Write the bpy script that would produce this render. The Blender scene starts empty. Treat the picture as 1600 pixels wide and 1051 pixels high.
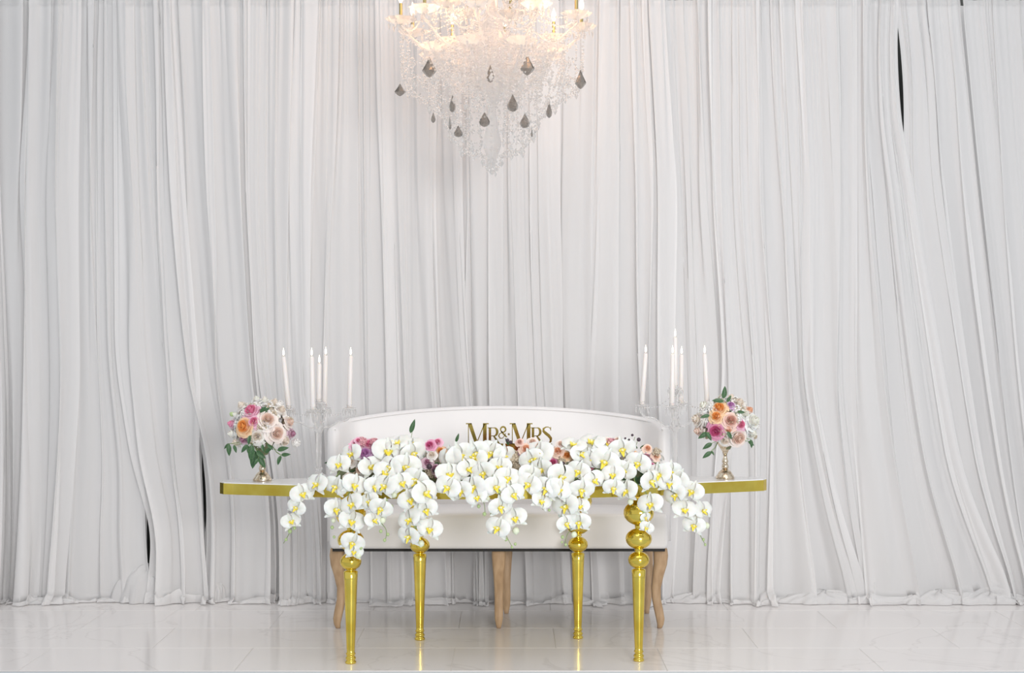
import bpy, math, random
import numpy as np
from mathutils import Vector, Matrix

# ------------------------------------------------------------------ camera, world, lights
scn = bpy.context.scene
COL = scn.collection
CAMZ = 1.42
F = 2222.0
cam_d = bpy.data.cameras.new('camera'); cam_d.lens = 50.0; cam_d.sensor_width = 36.0
cam = bpy.data.objects.new('camera', cam_d); COL.objects.link(cam)
cam.location = (0, 0, CAMZ); cam.rotation_euler = (math.radians(90), 0, 0)
cam_d.clip_start = 0.05; cam_d.clip_end = 100
scn.camera = cam

w = bpy.data.worlds.new('world'); scn.world = w; w.use_nodes = True
w.node_tree.nodes['Background'].inputs[0].default_value = (0.965, 0.98, 1.0, 1)
w.node_tree.nodes['Background'].inputs[1].default_value = 0.66

def area(name, loc, target, sx, sy, power, col=(1, 1, 1), spread=180):
    l = bpy.data.lights.new(name, 'AREA'); l.shape = 'RECTANGLE'; l.size = sx; l.size_y = sy
    l.energy = power; l.color = col; l.spread = math.radians(spread)
    o = bpy.data.objects.new(name, l); COL.objects.link(o); o.location = loc
    o.rotation_euler = (Vector(target) - Vector(loc)).to_track_quat('-Z', 'Y').to_euler()
    return o
area('ceiling_softbox', (0.5, 4.2, 4.8), (0.1, 6.0, 0.0), 4.0, 2.0, 44, (1.0, 0.975, 0.965))
area('front_softbox', (2.2, -2.0, 2.1), (0.15, 7.5, 0.95), 2.2, 1.6, 57, (1.0, 0.98, 0.97), 72)
scn.view_settings.view_transform = 'Standard'
scn.view_settings.look = 'None'
scn.view_settings.gamma = 1.0
scn.view_settings.use_curve_mapping = False
scn.view_settings.exposure = 0.0

rnd = random.Random(11)
nrs = np.random.RandomState(5)

# ------------------------------------------------------------------ helpers
def P(px, py, d):
    return Vector(((px - 800) * d / F, d, CAMZ - (py - 525) * d / F))

def mat(name, color, rough=0.5, metal=0.0, spec=0.5, **kw):
    m = bpy.data.materials.new(name); m.use_nodes = True
    b = m.node_tree.nodes['Principled BSDF']
    b.inputs['Base Color'].default_value = (*color, 1)
    b.inputs['Roughness'].default_value = rough
    b.inputs['Metallic'].default_value = metal
    b.inputs['Specular IOR Level'].default_value = spec
    for k, v in kw.items():
        b.inputs[k.replace('_', ' ')].default_value = v
    return m

def noise_color(m, c1, c2, scale, detail=4, lo=0.35, hi=0.65, stretch=(1, 1, 1), bump=0.0, distort=0.0):
    nt = m.node_tree; b = nt.nodes['Principled BSDF']
    tc = nt.nodes.new('ShaderNodeTexCoord'); mp = nt.nodes.new('ShaderNodeMapping')
    mp.inputs['Scale'].default_value = stretch
    n = nt.nodes.new('ShaderNodeTexNoise'); n.inputs['Scale'].default_value = scale
    n.inputs['Detail'].default_value = detail; n.inputs['Distortion'].default_value = distort
    r = nt.nodes.new('ShaderNodeValToRGB')
    r.color_ramp.elements[0].position = lo; r.color_ramp.elements[0].color = (*c1, 1)
    r.color_ramp.elements[1].position = hi; r.color_ramp.elements[1].color = (*c2, 1)
    nt.links.new(tc.outputs['Object'], mp.inputs[0]); nt.links.new(mp.outputs[0], n.inputs['Vector'])
    nt.links.new(n.outputs['Fac'], r.inputs[0]); nt.links.new(r.outputs[0], b.inputs['Base Color'])
    if bump:
        bp = nt.nodes.new('ShaderNodeBump'); bp.inputs['Strength'].default_value = bump
        bp.inputs['Distance'].default_value = 0.002
        nt.links.new(n.outputs['Fac'], bp.inputs['Height']); nt.links.new(bp.outputs[0], b.inputs['Normal'])
    return m

def sheer(name, color, alpha, transl):
    m = bpy.data.materials.new(name); m.use_nodes = True
    nt = m.node_tree; nt.nodes.clear()
    out = nt.nodes.new('ShaderNodeOutputMaterial')
    d = nt.nodes.new('ShaderNodeBsdfDiffuse'); d.inputs[0].default_value = (*color, 1)
    t = nt.nodes.new('ShaderNodeBsdfTranslucent'); t.inputs[0].default_value = (*color, 1)
    tr = nt.nodes.new('ShaderNodeBsdfTransparent')
    m1 = nt.nodes.new('ShaderNodeMixShader'); m1.inputs[0].default_value = transl
    m2 = nt.nodes.new('ShaderNodeMixShader'); m2.inputs[0].default_value = alpha
    nt.links.new(d.outputs[0], m1.inputs[1]); nt.links.new(t.outputs[0], m1.inputs[2])
    nt.links.new(tr.outputs[0], m2.inputs[1]); nt.links.new(m1.outputs[0], m2.inputs[2])
    nt.links.new(m2.outputs[0], out.inputs[0])
    return m

def crystal(name, color, body, clear, rough=0.03):
    """cut glass: a refracting surface with a little bright body scatter"""
    m = bpy.data.materials.new(name); m.use_nodes = True
    nt = m.node_tree; nt.nodes.clear()
    out = nt.nodes.new('ShaderNodeOutputMaterial')
    g = nt.nodes.new('ShaderNodeBsdfGlass'); g.inputs['Color'].default_value = (*color, 1)
    g.inputs['Roughness'].default_value = rough; g.inputs['IOR'].default_value = 1.52
    t = nt.nodes.new('ShaderNodeBsdfTransparent'); t.inputs[0].default_value = (*color, 1)
    d = nt.nodes.new('ShaderNodeBsdfTranslucent'); d.inputs[0].default_value = (*[min(1, c * 1.0) for c in color], 1)
    m1 = nt.nodes.new('ShaderNodeMixShader'); m1.inputs[0].default_value = clear
    m2 = nt.nodes.new('ShaderNodeMixShader'); m2.inputs[0].default_value = body
    nt.links.new(g.outputs[0], m1.inputs[1]); nt.links.new(t.outputs[0], m1.inputs[2])
    nt.links.new(m1.outputs[0], m2.inputs[1]); nt.links.new(d.outputs[0], m2.inputs[2])
    nt.links.new(m2.outputs[0], out.inputs[0])
    return m

def emit(name, color, s):
    m = bpy.data.materials.new(name); m.use_nodes = True
    b = m.node_tree.nodes['Principled BSDF']
    b.inputs['Base Color'].default_value = (*color, 1)
    b.inputs['Emission Color'].default_value = (*color, 1); b.inputs['Emission Strength'].default_value = s
    return m

class G:
    """geometry buffer: verts, faces, material index per face"""
    def __init__(s): s.v = []; s.f = []; s.mi = []
    def add(s, vf, M=None, mi=0):
        v, f = vf; o = len(s.v)
        if M is not None: v = [M @ Vector(p) for p in v]
        s.v.extend([tuple(p) for p in v]); s.f.extend([tuple(i + o for i in q) for q in f]); s.mi.extend([mi] * len(f))
        return s
    def mesh(s, name, mats, smooth=True):
        me = bpy.data.meshes.new(name); me.from_pydata(s.v, [], s.f)
        for m in (mats if isinstance(mats, (list, tuple)) else [mats]): me.materials.append(m)
        me.polygons.foreach_set('material_index', s.mi)
        me.polygons.foreach_set('use_smooth', [smooth] * len(s.f)); me.update()
        return me

def link(name, me, parent=None, M=None):
    o = bpy.data.objects.new(name, me); COL.objects.link(o)
    if parent is not None: o.parent = parent
    if M is not None: o.matrix_local = M
    return o

def obj(name, g, mats, parent=None, M=None, smooth=True):
    return link(name, g.mesh(name, mats, smooth), parent, M)

def thing(name, label, cat, loc=(0, 0, 0), rz=0, group=None):
    o = bpy.data.objects.new(name, None); COL.objects.link(o); o.location = loc; o.rotation_euler = (0, 0, rz)
    o.empty_display_size = 0.05
    return tag(o, label, cat, group)

def tag(o, label=None, cat=None, group=None, kind=None):
    if label: o['label'] = label
    if cat: o['category'] = cat
    if group: o['group'] = group
    if kind: o['kind'] = kind
    return o

def lathe(prof, n=24):
    v = []; f = []
    for r, z in prof:
        for k in range(n):
            a = 2 * math.pi * k / n; v.append((r * math.cos(a), r * math.sin(a), z))
    for i in range(len(prof) - 1):
        for k in range(n):
            k2 = (k + 1) % n
            f.append((i * n + k, i * n + k2, (i + 1) * n + k2, (i + 1) * n + k))
    f.append(tuple(range(n - 1, -1, -1))); m = (len(prof) - 1) * n; f.append(tuple(range(m, m + n)))
    return v, f

def tube(pts, rad, n=8):
    pts = [Vector(p) for p in pts]; R = rad if isinstance(rad, (list, tuple)) else [rad] * len(pts)
    v = []; f = []; up = Vector((0.13, 0.97, 0.21))
    for i, p in enumerate(pts):
        t = (pts[min(i + 1, len(pts) - 1)] - pts[max(i - 1, 0)]).normalized()
        a = t.cross(up)
        if a.length < 1e-3: a = t.cross(Vector((1, 0, 0)))
        a.normalize(); b = t.cross(a).normalized()
        for k in range(n):
            th = 2 * math.pi * k / n; v.append(p + R[i] * (a * math.cos(th) + b * math.sin(th)))
    for i in range(len(pts) - 1):
        for k in range(n):
            k2 = (k + 1) % n; f.append((i * n + k, (i + 1) * n + k, (i + 1) * n + k2, i * n + k2))
    f.append(tuple(range(n))); m = (len(pts) - 1) * n; f.append(tuple(range(m + n - 1, m - 1, -1)))
    return v, f

def box(x0, x1, y0, y1, z0, z1):
    v = [(x, y, z) for z in (z0, z1) for y in (y0, y1) for x in (x0, x1)]
    f = [(0, 2, 3, 1), (4, 5, 7, 6), (0, 1, 5, 4), (2, 6, 7, 3), (0, 4, 6, 2), (1, 3, 7, 5)]
    return v, f

def bevbox(x0, x1, y0, y1, z0, z1, b):
    """chamfered slab"""
    v = []; f = []
    def ring(z, i):
        return [(x0 + i, y0 + i, z), (x1 - i, y0 + i, z), (x1 - i, y1 - i, z), (x0 + i, y1 - i, z)]
    for z, i in ((z0, 0), (z1 - b, 0), (z1, b)): v += ring(z, i)
    f.append((3, 2, 1, 0))
    for L in (0, 4):
        for k in range(4):
            k2 = (k + 1) % 4; f.append((L + k, L + k2, L + 4 + k2, L + 4 + k))
    f.append((8, 9, 10, 11))
    return v, f

def octa(r, zt, zb, n=4):
    v = [(0, 0, zt)] + [(r * math.cos(2 * math.pi * k / n), r * math.sin(2 * math.pi * k / n), 0) for k in range(n)] + [(0, 0, -zb)]
    f = []
    for k in range(n):
        k2 = (k + 1) % n; f.append((0, 1 + k, 1 + k2)); f.append((n + 1, 1 + k2, 1 + k))
    return v, f

def grid(nu, nv, fn):
    v = [fn(i / (nu - 1), j / (nv - 1)) for j in range(nv) for i in range(nu)]
    f = [(j * nu + i, j * nu + i + 1, (j + 1) * nu + i + 1, (j + 1) * nu + i) for j in range(nv - 1) for i in range(nu - 1)]
    return v, f

def catmull(pts, per=6):
    pts = [Vector(p) for p in pts]; out = []
    for i in range(len(pts) - 1):
        p0 = pts[max(i - 1, 0)]; p1 = pts[i]; p2 = pts[i + 1]; p3 = pts[min(i + 2, len(pts) - 1)]
        for k in range(per):
            t = k / per
            out.append(0.5 * ((2 * p1) + (p2 - p0) * t + (2 * p0 - 5 * p1 + 4 * p2 - p3) * t * t + (3 * p1 - p0 - 3 * p2 + p3) * t ** 3))
    out.append(pts[-1]); return out

def frame(loc, n, up=(0, 0, 1), roll=0.0, s=1.0):
    """matrix whose +Z is n and whose +Y is as near up as it can be"""
    n = Vector(n).normalized(); up = Vector(up)
    x = up.cross(n)
    if x.length < 1e-3: x = Vector((1, 0, 0))
    x.normalize(); y = n.cross(x)
    R = Matrix((x, y, n)).transposed().to_4x4()
    return Matrix.Translation(loc) @ R @ Matrix.Rotation(roll, 4, 'Z') @ Matrix.Scale(s, 4)

def interp(tab, t):
    return float(np.interp(t, [a[0] for a in tab], [a[1] for a in tab]))

# ------------------------------------------------------------------ materials
M_front = sheer('sheer_voile', (0.93, 0.922, 0.92), 0.85, 0.27)
M_back = sheer('backing_voile', (0.90, 0.895, 0.893), 0.98, 0.15)
M_wall = mat('dark_wall', (0.10, 0.105, 0.10), 0.9)
M_tile = mat('white_marble', (0.8, 0.78, 0.77), 0.13, spec=0.5)
def marble(m):
    nt = m.node_tree; b = nt.nodes['Principled BSDF']
    tc = nt.nodes.new('ShaderNodeTexCoord')
    oi = nt.nodes.new('ShaderNodeNewGeometry')
    n = nt.nodes.new('ShaderNodeTexNoise'); n.inputs['Scale'].default_value = 1.1; n.inputs['Detail'].default_value = 6; n.inputs['Distortion'].default_value = 1.4
    ma = nt.nodes.new('ShaderNodeMath'); ma.operation = 'SUBTRACT'; ma.inputs[1].default_value = 0.5
    ab = nt.nodes.new('ShaderNodeMath'); ab.operation = 'ABSOLUTE'
    r = nt.nodes.new('ShaderNodeValToRGB')
    r.color_ramp.elements[0].position = 0.0; r.color_ramp.elements[0].color = (0.79, 0.76, 0.75, 1)
    r.color_ramp.elements[1].position = 0.012; r.color_ramp.elements[1].color = (0.87, 0.842, 0.832, 1)
    nt.links.new(oi.outputs['Position'], n.inputs['Vector']); nt.links.new(n.outputs['Fac'], ma.inputs[0])
    nt.links.new(ma.outputs[0], ab.inputs[0]); nt.links.new(ab.outputs[0], r.inputs[0]); nt.links.new(r.outputs[0], b.inputs['Base Color'])
marble(M_tile)
M_grout = mat('pale_grout', (0.62, 0.60, 0.59), 0.6)
M_plain = mat('pale_blue_floor', (0.62, 0.68, 0.74), 0.5)
M_gold = mat('polished_gold', (0.80, 0.60, 0.10), 0.13, 1.0)
noise_color(M_gold, (0.74, 0.53, 0.075), (0.86, 0.68, 0.14), 9, 3)
M_sign = mat('gold_mirror_acrylic', (0.50, 0.38, 0.10), 0.12, 1.0)
M_champ = mat('champagne_mercury_glass', (0.80, 0.66, 0.47), 0.2, 1.0)
noise_color(M_champ, (0.55, 0.42, 0.28), (0.92, 0.82, 0.66), 60, 3)
M_topm = mat('white_tabletop', (0.86, 0.855, 0.85), 0.12)
M_sofa = mat('white_leather', (0.83, 0.815, 0.815), 0.42)
noise_color(M_sofa, (0.82, 0.805, 0.805), (0.85, 0.835, 0.835), 3, 2, bump=0.05)
M_under = mat('black_dust_cover', (0.03, 0.03, 0.03), 0.9)
M_wood = mat('washed_oak', (0.45, 0.30, 0.19), 0.55)
noise_color(M_wood, (0.40, 0.26, 0.145), (0.54, 0.37, 0.225), 14, 5, stretch=(3, 3, 0.5), bump=0.2)
M_cryst = crystal('clear_crystal', (1.0, 1.0, 1.0), 0.46, 0.42)
M_crystc = crystal('table_crystal', (1.0, 1.0, 1.0), 0.30, 0.40)
M_smoke = crystal('smoky_crystal', (0.62, 0.60, 0.575), 0.12, 0.2)
M_wax = mat('white_wax', (0.83, 0.785, 0.755), 0.4, Subsurface_Weight=0.4)
M_wax.node_tree.nodes['Principled BSDF'].inputs['Subsurface Radius'].default_value = (0.02, 0.015, 0.01)
M_wick = mat('charred_wick', (0.25, 0.15, 0.1), 0.9)
M_flame = emit('candle_flame', (1.0, 0.86, 0.66), 4.0)
M_bulb = emit('warm_bulb', (1.0, 0.76, 0.55), 2.0)
M_petal = mat('orchid_white', (0.93, 0.925, 0.90), 0.5, Subsurface_Weight=0.15)
noise_color(M_petal, (0.80, 0.80, 0.745), (0.87, 0.862, 0.825), 25, 3)
M_lip = mat('orchid_yellow', (0.93, 0.79, 0.11), 0.5)
M_lipw = mat('orchid_throat', (0.93, 0.88, 0.50), 0.5)
M_stem = mat('green_stem', (0.22, 0.32, 0.10), 0.5)
M_bud = mat('pale_green_bud', (0.45, 0.58, 0.28), 0.5)
M_budw = mat('white_green_bud', (0.80, 0.86, 0.66), 0.5)
M_leaf = mat('dark_leaf', (0.045, 0.12, 0.045), 0.45)
noise_color(M_leaf, (0.03, 0.085, 0.035), (0.075, 0.17, 0.06), 12, 3)
M_foam = mat('wet_foam', (0.20, 0.22, 0.12), 0.9)
M_berry = mat('dark_berry', (0.06, 0.035, 0.05), 0.35)
M_tan = mat('dried_filler', (0.62, 0.53, 0.40), 0.8)

# ------------------------------------------------------------------ setting
FRONT = 6.045
g = G().add(box(-7, 7, -3, 8.3, -0.08, -0.006))
floor = obj('floor', g, M_plain, smooth=False); tag(floor, kind='structure')
gb = G().add(box(-4.4, 4.4, FRONT, 8.08, -0.006, -0.001)); obj('grout_bed', gb, M_grout, floor, smooth=False)
TW, TD = 0.92, 0.442
tile_me = G().add(bevbox(-TW / 2 + .0012, TW / 2 - .0012, -TD / 2 + .0012, TD / 2 - .0012, -0.006, 0.0, 0.0012)).mesh('tile', M_tile, False)
for j in range(5):
    yc = FRONT + TD / 2 + j * TD + (0 if j else 0)
    if yc + TD / 2 > 8.3: break
    for i in range(-4, 5):
        link('tile', tile_me, floor, Matrix.Translation((i * TW + 0.2 + (TW / 2 if j % 2 else 0), yc, 0)))
g = G().add(box(-7, 7, 8.12, 8.24, -0.08, 4.4)); wall = obj('wall_back', g, M_wall, smooth=False); tag(wall, kind='structure')

# ------------------------------------------------------------------ curtains
YB = 7.66; ZT = 3.235
def poly(pts, z, d):
    """x at height z of a hanging edge given as (photo row, photo column) pairs"""
    zs = [CAMZ - (py - 525) * d / F for py, px in pts]; xs = [(px - 800) * d / F for py, px in pts]
    zs = np.array(zs[::-1]); xs = np.array(xs[::-1]); 
    return np.interp(z, zs, xs)

def vnoise(u, v, seed, fu, fv):
    r = np.random.RandomState(seed); out = np.zeros_like(u)
    for k in range(5):
        a = fu * (0.4 + r.rand() * 1.2); b = fv * (r.rand() * 2 - 1); p = r.rand() * 6.28
        out += np.sin(a * u + b * v + p)
    return out / 5 * 1.6

def curtain(name, eL, eR, y0, seed, material, label, group, fold=0.085, amp=1.0, puddle=True, ztop=ZT, ovl=0.0, flare=1.0, pud=0.035, still=(False, False)):
    r = np.random.RandomState(seed)
    zv = np.concatenate([np.array([ztop, ztop - .008, ztop - .02, ztop - .03, ztop - .04, ztop - .055]), np.linspace(ztop - .08, 0.06, 84)])
    npd = 18 if puddle else 0
    zsm = np.linspace(zv.min(), zv.max(), 60)
    ker = np.ones(7) / 7
    def smooth_edge(e):
        xx = poly(e, zsm, y0); xp = np.pad(xx, 3, mode='edge'); xx = np.convolve(xp, ker, 'valid')
        return np.interp(zv, zsm, xx)
    xl = smooth_edge(eL) - ovl; xr = smooth_edge(eR) + ovl
    wid = float(np.mean(xr - xl)); nu = max(24, int(wid / 0.0042))
    u = np.linspace(0, 1, nu)[None, :]; z = zv[:, None]
    t = np.clip((ztop - z) / (ztop - 0.06), 0, 1)              # 0 top, 1 bottom
    X0 = xl[:, None] * (1 - u) + xr[:, None] * u
    s = u * wid                                                # cloth coordinate in metres
    N = 1.0 / fold
    warp = s + 0.030 * vnoise(s + 0 * z, z, seed + 1, 14, 1.1) + 0.012 * vnoise(s + 0 * z, z, seed + 2, 34, 1.7)
    ph1 = 2 * np.pi * N * warp + r.rand() * 6
    ph3 = 2 * np.pi / 0.021 * (s + 0.006 * vnoise(s + 0 * z, z, seed + 4, 60, 2.0)) + r.rand() * 6
    env1 = 0.62 + 0.38 * vnoise(s + 0 * z, z, seed + 5, 12, 1.6)
    A1 = amp * (0.003 + 0.010 * np.minimum(1, t * 2.0) + 0.034 * t ** 2.2) * env1
    A3 = (0.0062 * np.exp(-t * 6) + 0.0010) * (0.6 + 0.5 * vnoise(s + 0 * z, z, seed + 7, 40, 3))
    g1 = np.sin(ph1 + 0.6 * np.sin(ph1)); g3 = np.sin(ph3)
    Y = y0 - A1 * g1 - A3 * g3
    X = X0 + 0.8 * A1 * np.cos(ph1)
    # individual pleats: each its own place, width, depth and length
    for k in range(int(wid / 0.016)):
        c0 = r.rand() * wid; wd = float(np.clip(np.exp(r.normal(math.log(0.011), 0.65)), 0.004, 0.045))
        hh = min(0.028, wd * r.uniform(0.55, 1.2)) * amp; dr = r.choice([-1, 1])
        c = c0 + 0.012 * np.sin(z * r.uniform(0.3, 1.2) + r.rand() * 6) + (c0 / wid - 0.5) * 0.02
        wz = wd * (0.75 + 0.7 * t * (wd / 0.02))
        if r.rand() < 0.45: act = 1.0
        elif r.rand() < 0.5: act = 1 / (1 + np.exp((t - r.uniform(.15, .7)) * 16))
        else: act = 1 / (1 + np.exp(-(t - r.uniform(.15, .8)) * 14))
        q = (s - c) / wz; pf = np.exp(-q * q) * act
        Y = Y - hh * pf; X = X + dr * hh * 1.45 * pf
    if still[0]: X = X0 + (X - X0) * np.clip(s / 0.06, 0.12, 1)
    if still[1]: X = X0 + (X - X0) * np.clip((wid - s) / 0.06, 0.12, 1)
    # rod pocket
    pk = np.exp(-((z - (ztop - 0.03)) / 0.012) ** 2); Y -= 0.004 * pk
    fl = np.clip((0.9 - z) / 0.84, 0, 1) ** 2
    Y -= flare * 0.085 * fl * (0.8 + 0.4 * vnoise(s + 0 * z, z, seed + 8, 9, 1))
    Z = np.repeat(z, nu, 1)
    zend = 0.014 + pud * 1.1 * np.clip(vnoise(s, 0 * s, seed + 20, 11, 0) * 1.0 - 0.05, 0, 1.2) + 0.012 * vnoise(s, 0 * s, seed + 21, 60, 0)
    Z = Z - np.clip((0.7 - z) / 0.64, 0, 1) ** 2 * (0.06 - zend)
    if puddle:
        rowsX = [X]; rowsY = [Y]; rowsZ = [Z]
        L = 0.018 + 0.10 * np.clip(vnoise(u * wid, 0 * u, seed + 9, 12, 0) * 0.9 - 0.05, 0, 1)
        H = 0.006 + pud * np.clip(vnoise(u * wid, 0 * u, seed + 10, 10, 0) * 0.9 + 0.0, 0, 1)
        bx, by, bz = X[-1:], Y[-1:], Z[-1:]
        for k in range(1, npd + 1):
            q = k / npd
            yy = by - L * np.sin(q * np.pi * 0.62) - 0.004 * vnoise(u * wid, 0 * u + q, seed + 11, 90, 5)
            zz = bz * (1 - q) ** 1.1 + 0.004 + H * 0.45 * np.sin(q * np.pi) * (0.6 + 0.9 * vnoise(u * wid, 0 * u + q, seed + 12, 55, 9)) + 0.010 * np.sin(q * np.pi) * vnoise(u * wid, 0 * u + q, seed + 22, 130, 16)
            zz = np.maximum(zz, 0.0035)
            xx = bx + 0.012 * q * vnoise(u * wid, 0 * u + q, seed + 13, 30, 4)
            rowsX.append(xx); rowsY.append(yy); rowsZ.append(zz)
        X = np.vstack(rowsX); Y = np.vstack(rowsY); Z = np.vstack(rowsZ)
    nv = X.shape[0]
    co = np.stack([X, Y, Z], -1).reshape(-1, 3)
    i = np.arange(nu - 1)[None, :]; j = np.arange(nv - 1)[:, None]
    a = (j * nu + i).ravel(); faces = np.stack([a, a + nu, a + nu + 1, a + 1], -1)
    me = bpy.data.meshes.new(name); me.vertices.add(len(co)); me.vertices.foreach_set('co', co.ravel())
    me.loops.add(faces.size); me.loops.foreach_set('vertex_index', faces.ravel().astype(np.int32))
    me.polygons.add(len(faces)); me.polygons.foreach_set('loop_start', np.arange(0, faces.size, 4, dtype=np.int32))
    me.polygons.foreach_set('loop_total', np.full(len(faces), 4, dtype=np.int32))
    me.polygons.foreach_set('use_smooth', np.ones(len(faces), dtype=bool)); me.materials.append(material); me.update(calc_edges=True)
    o = bpy.data.objects.new(name, me); COL.objects.link(o)
    return tag(o, label, 'curtain', group)

# edges: rows 0,300,600,800,950 of the photograph
def E(a, b, c, d, e): return [(-40, a), (0, a), (300, b), (600, c), (800, d), (950, e)]
def SL(base, gap):
    ys = sorted(set([p[0] for p in base] + [p[0] for p in gap])); L = []; R = []
    for y in ys:
        x = np.interp(y, [p[0] for p in base], [p[1] for p in base]); q = np.interp(y, [p[0] for p in gap], [p[1] for p in gap])
        L.append((y, x - q)); R.append((y, x + q))
    return (L, R)
edges = [
 (E(-190, -190, -190, -190, -190), None),
 (E(-14, -8, 6, 4, 2), None),
 (E(52, 46, 56, 60, 62), None),
 (E(118, 112, 114, 102, 92), None),
 SL([(-40, 186), (560, 190), (700, 212), (800, 231), (860, 238), (950, 240)], [(-40, -10), (740, -10), (790, 1), (815, 5), (865, 5), (885, 0), (950, -10)]),
 SL([(-40, 262), (300, 280), (600, 304), (700, 313), (800, 321), (880, 323), (950, 330)], [(-40, -10), (630, -10), (670, 0), (710, 2.6), (800, 3), (860, 1), (950, -8)]),
 (E(396, 396, 410, 438, 442), None),
 (E(480, 470, 470, 492, 498), None),
 (E(596, 604, 612, 612, 616), None),
 (E(676, 672, 680, 700, 706), None),
 (E(758, 762, 764, 770, 772), None),
 (E(850, 852, 862, 872, 880), None),
 (E(942, 930, 925, 930, 940), None),
 (E(1028, 1050, 1052, 1060, 1050), None),
 (E(1108, 1110, 1128, 1112, 1100), None),
 (E(1182, 1186, 1206, 1205, 1200), None),
 (E(1250, 1268, 1262, 1300, 1350), None),
 (E(1330, 1330, 1330, 1345, 1352), None),
 SL([(-40, 1399), (0, 1400), (60, 1403), (130, 1407), (190, 1410), (230, 1412), (400, 1436), (600, 1468), (740, 1492), (860, 1535), (950, 1575)],
    [(-40, -4), (0, -4), (35, 1), (80, 3.6), (170, 3.6), (215, 0.5), (270, -6), (950, -14)]),
 (E(1500, 1530, 1562, 1590, 1620), None),
 (E(1790, 1790, 1790, 1790, 1790), None),
]
clab = [
 'sheer white curtain panel at the far left edge of the photo',
 'narrow pale grey sheer curtain panel, second from the left edge',
 'pale grey sheer curtain panel with straight folds, third from the left edge',
 'sheer curtain panel fourth from the left, fanning right above a bunched hem',
 'sheer curtain panel with bunched puddled hem just left of the broad smooth panel',
 'broad cream-white sheer curtain panel right of the black slit, left of the bouquet',
 'sheer white curtain panel directly behind the left rose bouquet',
 'sheer white curtain panel behind the left crystal candelabra',
 'sheer white curtain panel rising from the left half of the settee back',
 'sheer curtain panel hanging behind the left side of the chandelier',
 'sheer white curtain panel directly behind the chandelier tip',
 'sheer curtain panel hanging behind the right side of the chandelier',
 'sheer warm-tinted curtain panel rising from the right end of the settee back',
 'sheer white curtain panel behind the right crystal candelabra',
 'sheer white curtain panel directly behind the right rose bouquet',
 'sheer white curtain panel just past the right tip of the gold table',
 'sheer white curtain panel with crossing folds above a tangled hem, right of the table',
 'wide sheer white curtain panel left of the dark slit at upper right',
 'sheer white curtain panel right of the dark slit, sweeping outward at the floor',
 'sheer grey-white curtain panel at the far right edge of the photo',
]
panels = []
for k in range(len(edges) - 1):
    L = edges[k][1] or edges[k][0]; Rr = edges[k + 1][0]
    slitL = edges[k][1] is not None; slitR = edges[k + 1][1] is not None
    ov = 0.0 if (slitL or slitR) else 0.030
    panels.append(None); panels[k] = curtain('sheer_curtain', L, Rr, YB + (0.016 if k % 2 else -0.012) + rnd.uniform(-.006, .006), 100 + k * 17, M_front, clab[k],
            'sheer curtain panels of the front layer', fold=rnd.uniform(0.09, 0.15), amp=rnd.uniform(0.8, 1.15), ovl=ov, still=(slitL, slitR), pud={3: .08, 4: .10, 5: .05, 6: .05, 13: .05, 14: .06, 15: .08, 16: .09, 17: .06, 18: .09, 19: .07}.get(k, .035))
bk = [(-190, -190, -190), (186, 190, 238), (272, 306, 322), (760, 770, 770), (1402, 1470, 1480), (1790, 1790, 1790)]
blab = ['white backing curtain seen through the leftmost sheer panels', 'narrow white backing curtain between the two black slits at lower left',
        'white backing curtain seen through the sheers left of the chandelier', 'white backing curtain seen through the sheers right of the chandelier',
        'white backing curtain seen through the rightmost sheer panels']
slit = {1: [(-40, -8), (750, -8), (800, 5), (860, 5), (900, 0), (950, -8)], 2: [(-40, -8), (640, -8), (700, 3), (840, 3), (880, -8), (950, -8)], 4: [(-40, -8), (10, -4), (60, 6), (180, 6), (225, 0), (260, -8), (950, -8)]}
def bedge(k, side):
    a, b, c = bk[k]
    base = [(-40, a), (0, a), (200, a + (8 if k == 4 else 0)), (560, b), (800, c if k != 1 else 236), (950, c)]
    ys = sorted(set([p[0] for p in base] + [p[0] for p in slit.get(k, [])]))
    out = []
    for y in ys:
        x = np.interp(y, [p[0] for p in base], [p[1] for p in base])
        s_ = np.interp(y, [p[0] for p in slit[k]], [p[1] for p in slit[k]]) if k in slit else -6
        out.append((y, x + side * s_))
    return out
for k in range(5):
    curtain('backing_curtain', bedge(k, 1), bedge(k + 1, -1), 7.83, 700 + k * 31, M_back, blab[k], 'backing curtains behind the sheers',
            fold=0.16, amp=1.0, puddle=True, flare=0.6, still=(True, True))
def mound(parent, px, py, d, rx, ry, h, seed):
    """a crumpled heap of the curtain's own hem"""
    c = P(px, py, d); r = random.Random(seed); ph = [r.uniform(0, 6) for _ in range(6)]; NA, NQ = 72, 18
    def fn(a, q):
        th = 2 * math.pi * a; prof = math.sin(math.pi / 2 * (1 - q) ** 0.75)
        rg = 1 + q * 0 + 0.10 * math.sin(7 * th + ph[0] + 2.2 * q) + 0.07 * math.sin(13 * th + ph[1] - 3 * q) + 0.035 * math.sin(29 * th + ph[2] + 4 * q)
        rr = (prof * 0.96 + 0.04) * rg
        z = h * (1 - (1 - q) ** 2.0) * (1 + 0.10 * math.sin(3 * th + ph[3])) + 0.012 * math.sin(11 * th + 9 * q + ph[4]) * q
        return (c.x + rx * rr * math.cos(th) + 0.25 * rx * q, d + ry * rr * math.sin(th), 0.003 + z)
    g = G().add(grid(NA + 1, NQ, fn))
    return obj('bunched_hem', g, M_front, parent)
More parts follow.
